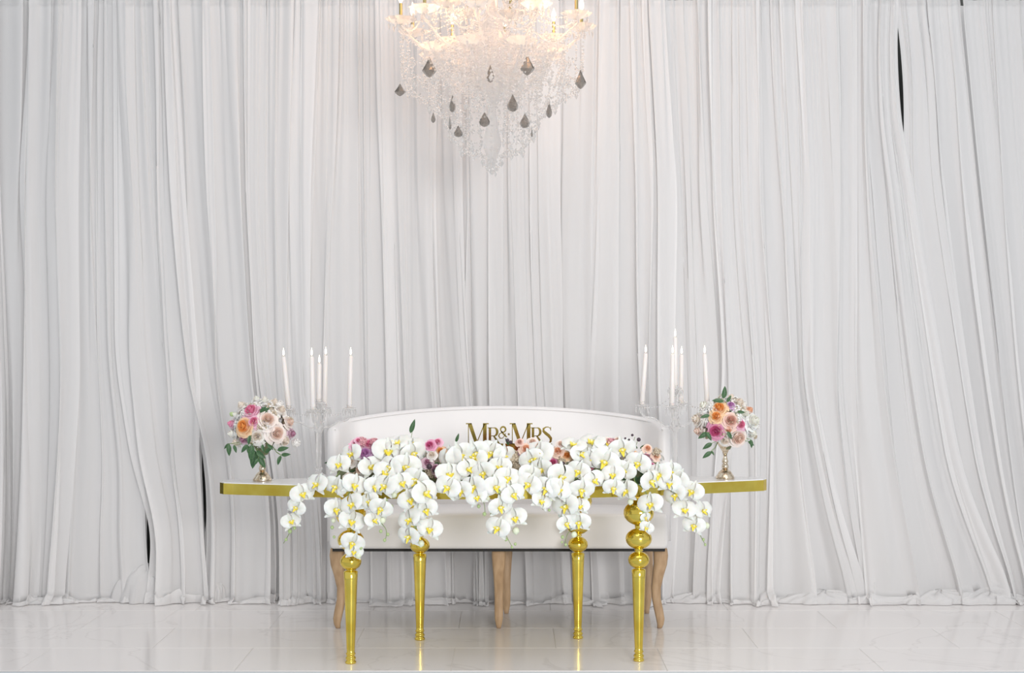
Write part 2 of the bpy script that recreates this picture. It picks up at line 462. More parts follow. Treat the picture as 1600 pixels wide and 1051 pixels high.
for (k, px, d, rx, ry, h, sd) in ((4, 222, 7.655, .15, .10, .17, 1), (4, 258, 7.60, .09, .05, .05, 2), (6, 336, 7.63, .05, .05, .09, 3), (16, 1275, 7.60, .20, .07, .05, 4), (17, 1350, 7.61, .16, .07, .035, 5), (18, 1455, 7.58, .20, .07, .055, 6), (18, 1530, 7.585, .24, .07, .045, 7), (14, 1085, 7.61, .17, .05, .035, 8), (2, 70, 7.57, .16, .04, .02, 9)):
    mound(panels[k], px, 0, d, rx, ry, h, sd)
# drape pole on uprights, behind the gathered headers
t = thing('drape_pole', 'slim metal drape pole hidden in the gathered curtain headers', 'pole', (0, 7.97, 0))
M_steel = mat('brushed_steel', (0.6, 0.6, 0.6), 0.35, 1.0)
obj('crossbar', G().add(tube([(-2.72, 0, 3.2), (2.72, 0, 3.2)], 0.012, 12)), M_steel, t)
for x in (-2.7, 2.7):
    obj('upright', G().add(tube([(x, 0, 0.01), (x, 0, 3.2)], 0.016, 12)), M_steel, t)
    obj('base_plate', G().add(box(x - .15, x + .15, -.06, .12, 0.001, 0.012)), M_steel, t, smooth=False)

# ------------------------------------------------------------------ settee
SX = -0.064
sofa = thing('settee', 'long white leather banquette settee with arched back and oak legs behind the gold table', 'sofa', (SX, 6.93, 0))
def rbox(hx, y0, y1, z0, z1, r, n=5, puff=0.0):
    """rounded cushion block"""
    cx = 0; cy = (y0 + y1) / 2; cz = (z0 + z1) / 2; hy = (y1 - y0) / 2; hz = (z1 - z0) / 2
    v = []; f = []
    xs = [-hx + r * (1 - math.cos(a * math.pi / 2 / n)) for a in range(n + 1)] + list(np.linspace(-hx + r, hx - r, 13)[1:-1]) + [hx - r * (1 - math.cos(a * math.pi / 2 / n)) for a in range(n, -1, -1)]
    m = 0
    for x in xs:
        e = min(1.0, (hx - abs(x)) / r); ins = r * (1 - math.sqrt(max(0, 1 - (1 - e) ** 2)))
        ring = []
        for (sy, sz) in ((-1, -1), (1, -1), (1, 1), (-1, 1)):
            for a in range(n + 1):
                th = {(-1, -1): math.pi, (1, -1): 1.5 * math.pi, (1, 1): 0, (-1, 1): .5 * math.pi}[(sy, sz)] + a * math.pi / 2 / n
                py = sy * (hy - r) + r * math.cos(th); pz = sz * (hz - r) + r * math.sin(th)
                k = 1 - ins / hy; kz = 1 - ins / hz
                pf = puff * (1 - (x / hx) ** 2) * max(0, math.cos(math.pi / 2 * py / hy)) if pz > 0 else 0
                ring.append((x, cy + py * k, cz + pz * kz + pf))
        m = len(ring); v += ring
    for i in range(len(xs) - 1):
        for k in range(m):
            k2 = (k + 1) % m; f.append((i * m + k, i * m + k2, (i + 1) * m + k2, (i + 1) * m + k))
    f.append(tuple(range(m - 1, -1, -1))); b = (len(xs) - 1) * m; f.append(tuple(range(b, b + m)))
    return v, f
obj('seat', G().add(rbox(0.82, -0.06, 0.40, 0.392, 0.562, 0.022, puff=0.012)), M_sofa, sofa)
obj('dust_cover', G().add(box(-0.805, 0.805, -0.045, 0.40, 0.380, 0.395)), M_under, sofa, smooth=False)
# back with wings: plan path and height along it
hp = catmull([(0.812, 0.02, 0.975), (0.806, 0.12, 0.985), (0.785, 0.25, 0.997), (0.735, 0.325, 1.008), (0.62, 0.352, 1.026), (0.42, 0.372, 1.047), (0.2, 0.382, 1.060), (0, 0.385, 1.064)], 6)
path = hp + [Vector((-p.x, p.y, p.z)) for p in reversed(hp[:-1])]
def backrest():
    v = []; f = []; TH = 0.062
    for i, p in enumerate(path):
        t = path[min(i + 1, len(path) - 1)] - path[max(i - 1, 0)]; t.z = 0; t.normalize(); nrm = Vector((t.y, -t.x, 0))  # outward side
        nrm = -nrm if nrm.dot(Vector((p.x, p.y - 0.0, 0))) < 0 else nrm
        e = min(i, len(path) - 1 - i); k = [0.55, 0.85, 1, 1][min(e, 3)]
        h = p.z; th = TH * k
        # cross-section from inner foot up, over the top and down the outer side
        sec = [(-th / 2, 0.42), (-th / 2 - .006, 0.70), (-th / 2, h - .022), (-th / 2 + .008 * k, h - .008), (-th / 2 + .02 * k, h), (th / 2 - .02 * k, h), (th / 2 - .008 * k, h - .008), (th / 2, h - .022), (th / 2, 0.70), (th / 2, 0.42)]
        for o_, z in sec: v.append((p.x + nrm.x * o_, p.y + nrm.y * o_, z))
    m = 10
    for i in range(len(path) - 1):
        for k in range(m):
            k2 = (k + 1) % m; f.append((i * m + k, i * m + k2, (i + 1) * m + k2, (i + 1) * m + k))
    f.append(tuple(range(m - 1, -1, -1))); b = (len(path) - 1) * m; f.append(tuple(range(b, b + m)))
    return v, f
br = obj('backrest', G().add(backrest()), M_sofa, sofa)
# welt piping along the top of the back
pp = [Vector((p.x * 0.985, p.y - 0.03, p.z - 0.012)) for p in path[2:-2]]
obj('piping', G().add(tube(pp, 0.004, 6)), M_sofa, sofa)
def cab_leg(sx, sy, h=0.388):
    """cabriole leg: sx, sy give the outward sweep"""
    prof = [(0, 0.000, .033), (.08, .003, .034), (.2, .001, .031), (.34, -.009, .0265), (.5, -.018, .0225), (.64, -.016, .021), (.78, -.006, .0215), (.88, .001, .020), (.95, .002, .015), (1, -.002, .011)]
    v = []; f = []
    for t_, off, hw in prof:
        z = h * (1 - t_)
        cx, cy = sx * off, sy * off
        c = hw * 0.35
        for (a, b) in ((-hw + c, -hw), (hw - c, -hw), (hw, -hw + c), (hw, hw - c), (hw - c, hw), (-hw + c, hw), (-hw, hw - c), (-hw, -hw + c)):
            v.append((cx + a, cy + b, z + 0.001))
    m = 8
    for i in range(len(prof) - 1):
        for k in range(m):
            k2 = (k + 1) % m; f.append((i * m + k, (i + 1) * m + k, (i + 1) * m + k2, i * m + k2))
    f.append(tuple(range(m))); b = (len(prof) - 1) * m; f.append(tuple(range(b + m - 1, b - 1, -1)))
    return v, f
for (x, y, sx, sy) in ((-0.785, 0.0, -1, -1), (0.0, 0.0, 0, -1), (0.785, 0.0, 1, -1), (-0.755, 0.37, 0.4, 1), (0.035, 0.37, 0, 1), (0.755, 0.37, -0.4, 1)):
    obj('leg', G().add(cab_leg(sx, sy)), M_wood, sofa, Matrix.Translation((x, y, 0)))

# ------------------------------------------------------------------ table
TX, TY, TROT = -0.073, 6.44, math.radians(3.3)
table = thing('banquet_table', 'long boat-shaped sweetheart table with white top, gold edge and turned gold legs', 'table', (TX, TY, 0), TROT)
def wf_(t_): return 0.06 + 0.265 * max(0, math.cos(math.pi / 2 * t_))
def outline(grow=0.0):
    pts = []
    N = 40; HL = 1.225
    for k in range(N + 1):
        t_ = -1 + 2 * k / N; pts.append((HL * t_, -wf_(t_)))
    top = [(x, 0.05 + 0.31 * math.cos(math.pi / 2 * x / HL) ** 2) for x, y in reversed(pts)]
    out = []
    # chamfer the blunt ends
    a = pts[-1]; b = top[0]
    out = pts[:-1] + [(a[0] - .012, a[1]), (a[0] + .008, a[1] + .03)] + [(b[0] + .008, b[1] - .03), (b[0] - .012, b[1])] + top[1:-1]
    c = top[-1]; d_ = pts[0]
    out += [(c[0] + .012, c[1]), (c[0] - .008, c[1] - .03), (d_[0] - .008, d_[1] + .03)]
    out[0] = (d_[0] + .012, d_[1])
    if grow:
        out = [(x * (1 + grow / 1.2), y + math.copysign(grow, y)) for x, y in out]
    return out
def prism(o, z0, z1):
    n = len(o); v = [(x, y, z0) for x, y in o] + [(x, y, z1) for x, y in o]
    f = [(k, (k + 1) % n, n + (k + 1) % n, n + k) for k in range(n)] + [tuple(range(n - 1, -1, -1)), tuple(range(n, 2 * n))]
    return v, f
obj('apron', G().add(prism(outline(), 0.7205, 0.7695)), M_gold, table, smooth=False)
obj('tabletop', G().add(prism(outline(-0.004), 0.7697, 0.7735)), M_topm, table, smooth=False)
def ball(zc, r, hz, n=9, lo=-75, hi=75):
    return [(r * math.cos(math.radians(a)), zc + hz * math.sin(math.radians(a))) for a in np.linspace(lo, hi, n)]
prof = [(0.021, 0.0), (0.024, 0.003), (0.024, 0.009), (0.020, 0.012), (0.019, 0.016), (0.0225, 0.020), (0.0225, 0.026), (0.018, 0.030), (0.0175, 0.036), (0.021, 0.040), (0.021, 0.044), (0.0175, 0.048), (0.018, 0.06), (0.024, 0.22), (0.029, 0.36), (0.031, 0.398), (0.026, 0.403)]
prof += ball(0.442, 0.047, 0.038) + [(0.02, 0.484)] + ball(0.535, 0.058, 0.046) + [(0.017, 0.586), (0.016, 0.592)] + ball(0.648, 0.067, 0.054, lo=-72, hi=65) + [(0.022, 0.702), (0.02, 0.706), (0.045, 0.714), (0.045, 0.7204)]
leg_me = G().add(lathe(prof, 32)).mesh('leg', M_gold)
Ri = Matrix.Rotation(-TROT, 4, 'Z')
def tloc(x, y): return Ri @ Vector((x - TX, y - TY, 0))
for (px, d) in ((548, 6.185), (998, 6.23), (656, 6.665), (903, 6.695)):
    p = tloc((px - 800) * d / F, d); link('leg', leg_me, table, Matrix.Translation(p))
ZTOP = 0.7736
def edge_front(px):
    """depth of the front edge of the table under a photo column"""
    x = (px - 800) * 6.2 / F - TX; t_ = max(-1, min(1, x / 1.225))
    return TY + x * math.sin(TROT) - wf_(t_)

# ------------------------------------------------------------------ flowers: shared meshes
def petal_surf(L, W, cup, bend, n=7, m=6, tip=0.55, base=0.25):
    def fn(a, b):
        w_ = W * (math.sin(math.pi * min(1, (b * (1 - base) + base) ** tip * 1.0)) ** 0.6 if b < 0.999 else 0.25)
        s_ = (a - 0.5) * 2
        return (s_ * w_ * 0.5, b * L * (1 - 0.08 * s_ * s_), cup * (s_ * s_) * W + bend * L * b * b)
    return grid(n, m, fn)
def orchid_meshes():
    sep = G()
    for ang in (0, 128, -128):
        sep.add(petal_surf(0.052, 0.036, 0.10, -0.10), Matrix.Rotation(math.radians(ang), 4, 'Z') @ Matrix.Translation((0, 0.002, -0.003)))
    pet = G()
    def fn(a, b):                       # broad rounded petal, pointing +X
        th = (a - 0.5) * math.radians(150); r_ = 0.056 * (0.12 + 0.88 * b) * (0.80 + 0.20 * math.cos(th * 1.3))
        x = r_ * math.cos(th * (0.45 + 0.55 * b)); y = r_ * math.sin(th * (0.45 + 0.55 * b)) * 0.86
        return (x, y + 0.006 * b, 0.004 + 0.010 * math.sin(b * 2.2) - 0.007 * b * b * b + 0.0022 * math.sin(a * 19) * b * b)
    pet.add(grid(9, 6, fn))
    lip = G()
    lip.add(octa(0.0090, 0.010, 0.003, 10), Matrix.Translation((0, 0.0, 0.005)), 0)
    def lob(s_):
        return petal_surf(0.017, 0.015, -0.35, 0.35, 5, 4)
    lip.add(lob(1), Matrix.Translation((0, -.003, .006)) @ Matrix.Rotation(math.radians(65), 4, 'Z') @ Matrix.Rotation(math.radians(25), 4, 'X'), 0)
    lip.add(lob(1), Matrix.Translation((0, -.003, .006)) @ Matrix.Rotation(math.radians(-65), 4, 'Z') @ Matrix.Rotation(math.radians(25), 4, 'X'), 0)
    lip.add(petal_surf(0.022, 0.014, 0.25, 0.3, 5, 5), Matrix.Translation((0, -.002, .006)) @ Matrix.Rotation(math.radians(180), 4, 'Z') @ Matrix.Rotation(math.radians(20), 4, 'X'), 0)
    lip.add(lathe([(0.004, 0), (0.005, .006), (0.0042, .012), (0.002, .015)], 8), Matrix.Translation((0, 0.002, 0.002)), 1)
    return sep.mesh('blossom', M_petal), pet.mesh('petal', M_petal), lip.mesh('lip', [M_lip, M_lipw])
OS, OP, OL = orchid_meshes()
def blossom(parent, M, s_=1.0):
    b = link('blossom', OS, parent, M @ Matrix.Scale(s_, 4))
    link('petal', OP, b, Matrix.Rotation(math.radians(8), 4, 'Z'))
    link('petal', OP, b, Matrix.Rotation(math.pi, 4, 'Y') @ Matrix.Rotation(math.radians(8), 4, 'Z') @ Matrix.Scale(-1, 4, (0, 0, 1)))
    link('lip', OL, b, Matrix.Scale(1.12, 4))
    return b

def rose_mesh(name, m_in, m_out, seed, n=20):
    r = random.Random(seed); g = G()
    for k in range(n):
        q = k / (n - 1); rad = 0.12 + 0.72 * q; ang = k * 2.399 + r.uniform(-.2, .2)
        Hh = 0.62 + 0.15 * (1 - q) - 0.15 * q; openq = q ** 1.6; wd = (150 - 70 * q) * math.pi / 180
        def fn(a, b):
            th = ang + (a - 0.5) * wd
            rr = rad * (0.35 + 0.65 * math.sin(min(1, b * 1.15) * math.pi / 2)) + openq * 0.34 * b ** 3
            edge = 1 - 0.16 * (2 * a - 1) ** 2
            z = -0.35 * q + Hh * b * edge - openq * 0.40 * b ** 3
            return (rr * math.cos(th), rr * math.sin(th), z)
        g.add(grid(6, 5, fn), None, 0 if q < 0.52 else 1)
    g.add(octa(0.12, 0.62, 0.2, 6), None, 0)
    g.add(lathe([(0.02, -0.62), (0.35, -0.5), (0.55, -0.3), (0.5, -0.1)], 8), None, 1)
    return g.mesh(name, [m_in, m_out])
def rc(name, ci, co):
    return mat(name + '_heart', ci, 0.55, Subsurface_Weight=0.1), mat(name + '_petal', co, 0.55, Subsurface_Weight=0.1)
ROSE = {}
for i, (k, ci, co) in enumerate((
    ('orange', (0.95, 0.46, 0.14), (0.95, 0.66, 0.42)), ('pink', (0.86, 0.30, 0.46), (0.88, 0.52, 0.64)),
    ('magenta', (0.72, 0.16, 0.34), (0.82, 0.38, 0.54)), ('blush', (0.91, 0.71, 0.61), (0.92, 0.80, 0.74)),
    ('peach', (0.90, 0.52, 0.34), (0.92, 0.68, 0.56)), ('cream', (0.90, 0.80, 0.70), (0.92, 0.86, 0.81)),
    ('white', (0.92, 0.90, 0.82), (0.94, 0.925, 0.90)), ('mauve', (0.58, 0.30, 0.42), (0.72, 0.50, 0.58)),
    ('dusty', (0.80, 0.50, 0.42), (0.88, 0.62, 0.54)), ('lilac', (0.62, 0.30, 0.58), (0.76, 0.50, 0.72)),
    ('maroon', (0.34, 0.06, 0.12), (0.46, 0.14, 0.20)))):
    ROSE[k] = rose_mesh(k, *rc('rose_' + k, ci, co), 40 + i)
leaf_me = G().add(grid(5, 8, lambda a, b: ((a - .5) * 0.42 * math.sin(math.pi * b ** 0.8) ** 0.8, b, 0.10 * abs(2 * a - 1) * math.sin(math.pi * b) - 0.25 * b * b))).mesh('leaf', M_leaf)
bud_me = G().add(lathe([(0.15, -1), (0.75, -.6), (1, 0), (0.8, .6), (0.2, 1.1)], 10)).mesh('bud', M_bud)
budw_me = G().add(lathe([(0.15, -1), (0.75, -.6), (1, 0), (0.8, .6), (0.2, 1.1)], 10)).mesh('bud', M_budw)
berry_me = G().add(lathe([(0.3, -.95), (0.8, -.6), (1, 0), (0.8, .6), (0.3, .95)], 10)).mesh('berry', M_berry)
def filler_mesh(name, m1, seed):
    r = random.Random(seed); g = G()
    for k in range(46):
        th = r.uniform(0, 6.28); c = r.uniform(-.1, 1); sn = math.sqrt(1 - c * c)
        p = Vector((sn * math.cos(th), sn * math.sin(th), c)) * r.uniform(.75, 1)
        g.add(octa(0.22, 0.1, 0.12, 5), frame(p, p, (0, 0.2, 1)))
    g.add(lathe([(0.2, -.6), (0.6, -.3), (0.75, .1), (0.5, .6), (0.1, .8)], 10))
    return g.mesh(name, m1)
FILL_TAN = filler_mesh('filler_flower', M_tan, 3)
FILL_PINK = filler_mesh('filler_flower', mat('pink_stock', (0.78, 0.40, 0.44), 0.6), 4)
FILL_WHITE = filler_mesh('filler_flower', mat('white_hydrangea', (0.90, 0.88, 0.85), 0.6), 5)

# ------------------------------------------------------------------ vases and bouquets
def vase(px, py, d, label):
    base = P(px, py, d)
    v = thing('pedestal_vase', label, 'vase', (base.x, d, ZTOP), 0, 'gold pedestal vases')
    pr = [(0.041, 0.0), (0.043, 0.004), (0.041, 0.009), (0.036, 0.016), (0.030, 0.027), (0.020, 0.037), (0.012, 0.043)]
    obj('foot', G().add(lathe(pr, 32)), M_champ, v)
    pr = [(0.012, 0.043), (0.0155, 0.049), (0.0165, 0.056), (0.013, 0.064), (0.0095, 0.068), (0.013, 0.073), (0.0145, 0.079), (0.011, 0.088), (0.0085, 0.098), (0.0085, 0.108)]
    obj('stem', G().add(lathe(pr, 24)), M_champ, v)
    pr = [(0.0085, 0.108), (0.012, 0.118), (0.017, 0.128), (0.024, 0.140), (0.034, 0.155), (0.045, 0.172), (0.047, 0.176), (0.043, 0.174), (0.030, 0.157), (0.015, 0.14), (0.006, 0.135)]
    obj('bowl', G().add(lathe(pr, 32)), M_champ, v)
    return v
def bouquet(px, py, d, label, roses, leaves, fills, R=0.135, vd=None):
    c = P(px, py, d)
    t = thing('rose_bouquet', label, 'bouquet', (c.x, d, ZTOP + 0.165), 0, 'rose bouquets in the pedestal vases')
    o = Vector((c.x, d, ZTOP + 0.165)); cl = c - o
    obj('foam', G().add(lathe([(0.02, 0.0), (0.045, .045), (0.07, .08), (0.085, .12), (0.07, .16), (0.03, .18)], 16)), M_foam, t, Matrix.Translation((0, 0, cl.z - 0.12)))
    pts = []
    for kind, rx, ry, rr in roses:
        q = P(rx, ry, d); dx = q.x - c.x; dz = q.z - c.z; s_ = rr * d / F
        Rl = R
        dd = dx * dx + (dz * 1.15) ** 2
        dy = -math.sqrt(max(0.0009, Rl * Rl - dd)) * 0.9
        n = Vector((dx * 1.0, dy * 1.15, dz + 0.02))
        sc = (1 + dy / d)
        loc = Vector((dx * sc, dy, cl.z + dz * sc))
        nm = kind
        link('rose', ROSE[kind], t, frame(loc, n, roll=rnd.uniform(0, 6), s=s_ * 1.25)); pts.append(loc)
    for k in range(16):
        a = math.radians(190 + 160 * ((k * 0.618) % 1)); e = math.radians([-22, 8, 35, 62][k % 4])
        n = Vector((math.cos(a) * math.cos(e), math.sin(a) * math.cos(e), math.sin(e)))
        link('filler_flower', FILL_WHITE if k % 3 else FILL_TAN, t, frame(Vector((0, 0, cl.z)) + n * R * 0.74, n, s=0.034))
    # the far side of the ball
    for k in range(16):
        a = math.radians(rnd.uniform(15, 165)); e = math.radians([-15, 15, 45, 70][k % 4] + rnd.uniform(-8, 8)); a = math.radians(20 + 140 * ((k * 0.618) % 1))
        n = Vector((math.cos(a) * math.cos(e), math.sin(a) * math.cos(e), math.sin(e) * 0.9))
        link('rose', ROSE[['cream', 'white', 'blush', 'peach', 'white'][k % 5]], t, frame(Vector((0, 0, cl.z)) + n * R * 0.82, n, s=0.034))
    for kind, rx, ry, rr in fills:
        q = P(rx, ry, d); dx = q.x - c.x; dz = q.z - c.z
        dy = -math.sqrt(max(0.0009, (R * .86) ** 2 - dx * dx - dz * dz)) * 0.85
        me = {'w': FILL_WHITE, 't': FILL_TAN, 'b': bud_me, 'p': FILL_PINK}[kind]
        link('bud' if kind == 'b' else 'filler_flower', me, t, frame((dx, dy, cl.z + dz), (dx, dy * .8, dz + .02), s=rr * d / F))
    for (x0, y0, x1, y1, yo) in leaves:       # base to tip, photo coordinates
        a = P(x0, y0, d) - o; b = P(x1, y1, d) - o; a.y = yo; b.y = yo - 0.01
        L = (b - a).length; dirv = (b - a).normalized()
        nrm = Vector((rnd.uniform(-.3, .3), -1, rnd.uniform(0, .5))); x = dirv.cross(nrm).normalized(); nrm = x.cross(dirv)
        Mx = Matrix.Translation(a) @ Matrix((x * L, dirv * L, nrm * L)).transposed().to_4x4()
        link('leaf', leaf_me, t, Mx)
    # thin twigs carrying the outer leaves
    g = G()
    for (x0, y0, x1, y1, yo) in leaves:
        a = P(x0, y0, d) - o; a.y = yo
        g.add(tube([Vector((a.x * .3, yo * .3, cl.z - .05)), (Vector((a.x * .75, yo * .8, a.z * .8 + (cl.z - .05) * .2))), a], 0.0011, 5))
    obj('twigs', g, M_stem, t)
    return t
DL, DR = 6.385, 6.485
vase(410, 752, DL, 'small champagne-gold pedestal vase on the left end of the gold table')
vase(1133, 745, DR, 'small champagne-gold pedestal vase on the right end of the gold table')
bouquet(411, 668, DL, 'left bouquet, with an orange rose at its left and trailing dark leaves',
  [('pink', 398, 640, 13), ('orange', 389, 663, 14), ('blush', 425, 653, 14), ('blush', 438, 674, 14), ('pink', 364, 661, 8), ('white', 415, 626, 9),
   ('cream', 380, 633, 9), ('white', 367, 676, 10), ('cream', 374, 688, 10), ('mauve', 387, 683, 8), ('cream', 409, 678, 11), ('cream', 447, 686, 11),
   ('mauve', 457, 676, 8), ('cream', 441, 640, 10), ('cream', 430, 629, 9), ('pink', 404, 655, 9), ('white', 371, 648, 8), ('blush', 454, 658, 9), ('white', 403, 624, 8)],
  [(365, 690, 356, 697, -.08), (364, 690, 366, 708, -.10), (372, 692, 377, 703, -.1), (396, 690, 386, 702, -.13), (397, 692, 396, 704, -.13), (402, 690, 400, 714, -.13),
   (405, 700, 401, 728, -.10), (410, 708, 422, 726, -.11), (408, 700, 422, 712, -.12), (425, 690, 434, 698, -.12), (421, 704, 432, 694, -.11), (439, 700, 456, 695, -.10),
   (445, 708, 439, 722, -.10), (445, 707, 459, 706, -.1), (400, 676, 397, 690, -.14), (412, 645, 426, 634, -.09), (413, 642, 422, 632, -.11), (418, 690, 420, 702, -.13), (411, 712, 405, 722, -.12)],
  [('b', 364.5, 646, 4), ('b', 418, 680, 5), ('t', 381, 645, 6), ('w', 462, 690, 9), ('w', 438, 632, 8), ('w', 412, 690, 8), ('t', 455, 655, 5), ('t', 406, 668, 7)])
bouquet(1134, 660, DR, 'right bouquet, with a magenta rose and an upright leaf on top',
  [('orange', 1119, 636, 12), ('orange', 1114, 648, 10), ('dusty', 1135, 654, 12), ('magenta', 1114, 670, 13), ('blush', 1147, 680, 15), ('white', 1170, 656, 15),
   ('white', 1170, 674, 11), ('cream', 1151, 629, 11), ('peach', 1168, 639, 7), ('lilac', 1138, 631, 7), ('pink', 1151, 660, 9), ('cream', 1090, 654, 13),
   ('blush', 1091, 671, 10), ('white', 1100, 634, 11), ('cream', 1128, 684, 10), ('white', 1158, 645, 9), ('cream', 1141, 621, 8), ('white', 1126, 620, 7), ('peach', 1132, 668, 7)],
  [(1126, 621, 1129, 602, -.08), (1126, 625, 1109, 622, -.09), (1131, 626, 1137, 616, -.09), (1103, 646, 1089, 648, -.12), (1145, 640, 1156, 641, -.13), (1101, 672, 1086, 681, -.11),
   (1098, 672, 1106, 684, -.12), (1108, 689, 1093, 697, -.10), (1107, 702, 1093, 711, -.10), (1106, 701, 1111, 707, -.10), (1167, 683, 1169, 696, -.10), (1163, 686, 1172, 692, -.10), (1130, 670, 1136, 682, -.13)],
  [('b', 1150, 640, 4), ('t', 1178, 681, 4), ('w', 1178, 664, 8), ('w', 1098, 640, 7), ('t', 1130, 676, 7), ('w', 1160, 632, 7)])

# ------------------------------------------------------------------ candelabra and candles
rod_me = None
def candelabrum(cx, cy, label, zc, cups, zcen):
    t = thing('crystal_candelabra', label, 'candelabra', (cx, cy, ZTOP), 0, 'crystal candelabras')
    o = Vector((cx, cy, ZTOP))
    obj('foot', G().add(lathe([(0.055, 0), (0.057, .004), (0.05, .010), (0.03, .022), (0.016, .032), (0.012, .040)], 20)), M_crystc, t, smooth=False)
    h = zc - ZTOP
    pr = [(0.012, .040), (0.018, .05), (0.012, .06), (0.0115, 0.10), (0.013, .14), (0.012, .18), (0.012, h - .06), (0.022, h - .045), (0.024, h - .03), (0.016, h - .015), (0.012, h), (0.012, h + .012)]
    obj('column', G().add(lathe(pr, 12)), M_crystc, t, smooth=False)
    # centre cup raised on its own stem
    hz = zcen - ZTOP
    obj('centre_stem', G().add(lathe([(0.010, h + .012), (0.017, h + .03), (0.008, h + .045), (0.008, hz - .03), (0.016, hz - .018), (0.020, hz - .006), (0.021, hz)], 12)), M_crystc, t, smooth=False)
    def dish(p, r):
        return lathe([(0.006, -.012), (0.012, -.008), (r * .8, -.004), (r, .002), (r * .95, .003), (0.012, -.001), (0.0118, .012), (0.0135, .016), (0.010, .016), (0.010, .001)], 16)
    obj('drip_pan', G().add(dish(None, 0.034)), M_crystc, t, Matrix.Translation((0, 0, hz)), smooth=False)
    prg = G(); prg.add(octa(0.0045, 0.010, 0.030, 6)); prism_me = prg.mesh('pendant', M_crystc, False)
    for k in range(8):
        a = k * math.pi / 4; link('pendant', prism_me, t, Matrix.Translation((0.032 * math.cos(a), 0.032 * math.sin(a), hz - .012)))
    for c in cups:
        p = Vector(c) - o
        dxy = Vector((p.x, p.y, 0)); L = dxy.length; u = dxy / L
        pts = [u * 0.012 + Vector((0, 0, h - .03)), u * L * .3 + Vector((0, 0, h - .035)), u * L * .62 + Vector((0, 0, p.z - .062)), u * L * .88 + Vector((0, 0, p.z - .055)), u * L * 1.02 + Vector((0, 0, p.z - .032)), p + Vector((0, 0, -.010))]
        a_ = obj('arm', G().add(tube(catmull(pts, 5), 0.0048, 8)), M_crystc, t)
        dd = obj('drip_pan', G().add(dish(None, 0.031)), M_crystc, a_, Matrix.Translation(p), smooth=False)
        for k in range(8):
            a = k * math.pi / 4 + .3; link('pendant', prism_me, a_, Matrix.Translation(p + Vector((0.029 * math.cos(a), 0.029 * math.sin(a), -.012))))
    # bead swags between centre and arms
    g = G()
    for c in cups:
        p = Vector(c) - o
        for k in range(12):
            q = (k + .5) / 12; pos = Vector((0, 0, hz - .012)) * (1 - q) + (p + Vector((0, 0, -.004))) * q; pos.z -= 0.035 * math.sin(q * math.pi)
            g.add(octa(0.0045, 0.0045, 0.0045, 5), Matrix.Translation(pos))
    b = obj('bead_swags', g, M_crystc, t, smooth=False); b['kind'] = 'stuff'
    return t
def candle(base, top, label):
    base = Vector(base); top = Vector(top)
    ax = (top - base); L = ax.length
    t = thing('taper_candle', label, 'candle', base, 0, 'lit white taper candles')
    Mx = frame((0, 0, 0), ax, (0, 1, 0.01))
    obj('wax', G().add(lathe([(0.0095, 0.0), (0.0118, 0.004), (0.0112, L * .5), (0.0100, L - .006), (0.0055, L), (0.003, L - .001)], 16)), M_wax, t, Mx)
    obj('wick', G().add(tube([(0, 0, L - .002), (0.0008, 0, L + .007)], 0.0008, 5)), M_wick, t, Mx)
    obj('flame', G().add(lathe([(0.0015, 0), (0.0036, .005), (0.0046, .010), (0.0038, .017), (0.0018, .026), (0.0003, .034)], 10)), M_flame, t, Matrix.Translation(ax + Vector((0, 0, .004))))
    return t
def stand(cpx, d, cups, cen, side):
    """cups: (bottom px, bottom py, top px, top py, depth)"""
    cx = (cpx - 800) * d / F
    cupP = [P(c[0], c[1], c[4]) for c in cups]
    cz = P(cpx, cen[1], d).z
    candelabrum(cx, d, 'five-arm crystal candelabra with tall candles beside the %s bouquet' % side, 1.045, cupP, cz)
    for c, bp in zip(cups, cupP):
        candle(bp + Vector((0, 0, .002)), P(c[2], c[3], c[4]), c[5])
    candle((cx, d, cz + .002), P(cen[2], cen[3], d), cen[4])
stand(498, 6.42, [(451, 638, 443, 556, 6.42, 'outermost left taper candle on the left candelabra, leaning outward'),
                  (546, 637, 548, 555, 6.42, 'right-hand taper candle on the left candelabra, in front of the settee corner'),
                  (489, 640, 487, 556, 6.29, 'front inner candle of the left candelabra, just left of its short centre candle'),
                  (507, 637, 509, 554, 6.55, 'rear inner candle of the left candelabra, just right of its short centre candle')],
      (498, 628, 499, 567, 'short centre candle of the left candelabra, lower flame than its neighbours'), 'left')
stand(1055, 6.50, [(1003, 632, 1009, 551, 6.50, 'leftmost taper candle on the right candelabra, leaning inward'),
                   (1105, 632, 1101, 552, 6.50, 'rightmost taper candle on the right candelabra, above the right bouquet'),
                   (1050, 634, 1051, 552, 6.37, 'front inner candle of the right candelabra, just left of the tallest candle'),
                   (1064, 630, 1065, 553, 6.63, 'rear inner candle of the right candelabra, just right of the tallest candle')],
      (1055, 606, 1055, 526, 'tallest candle, at the centre of the right candelabra'), 'right')

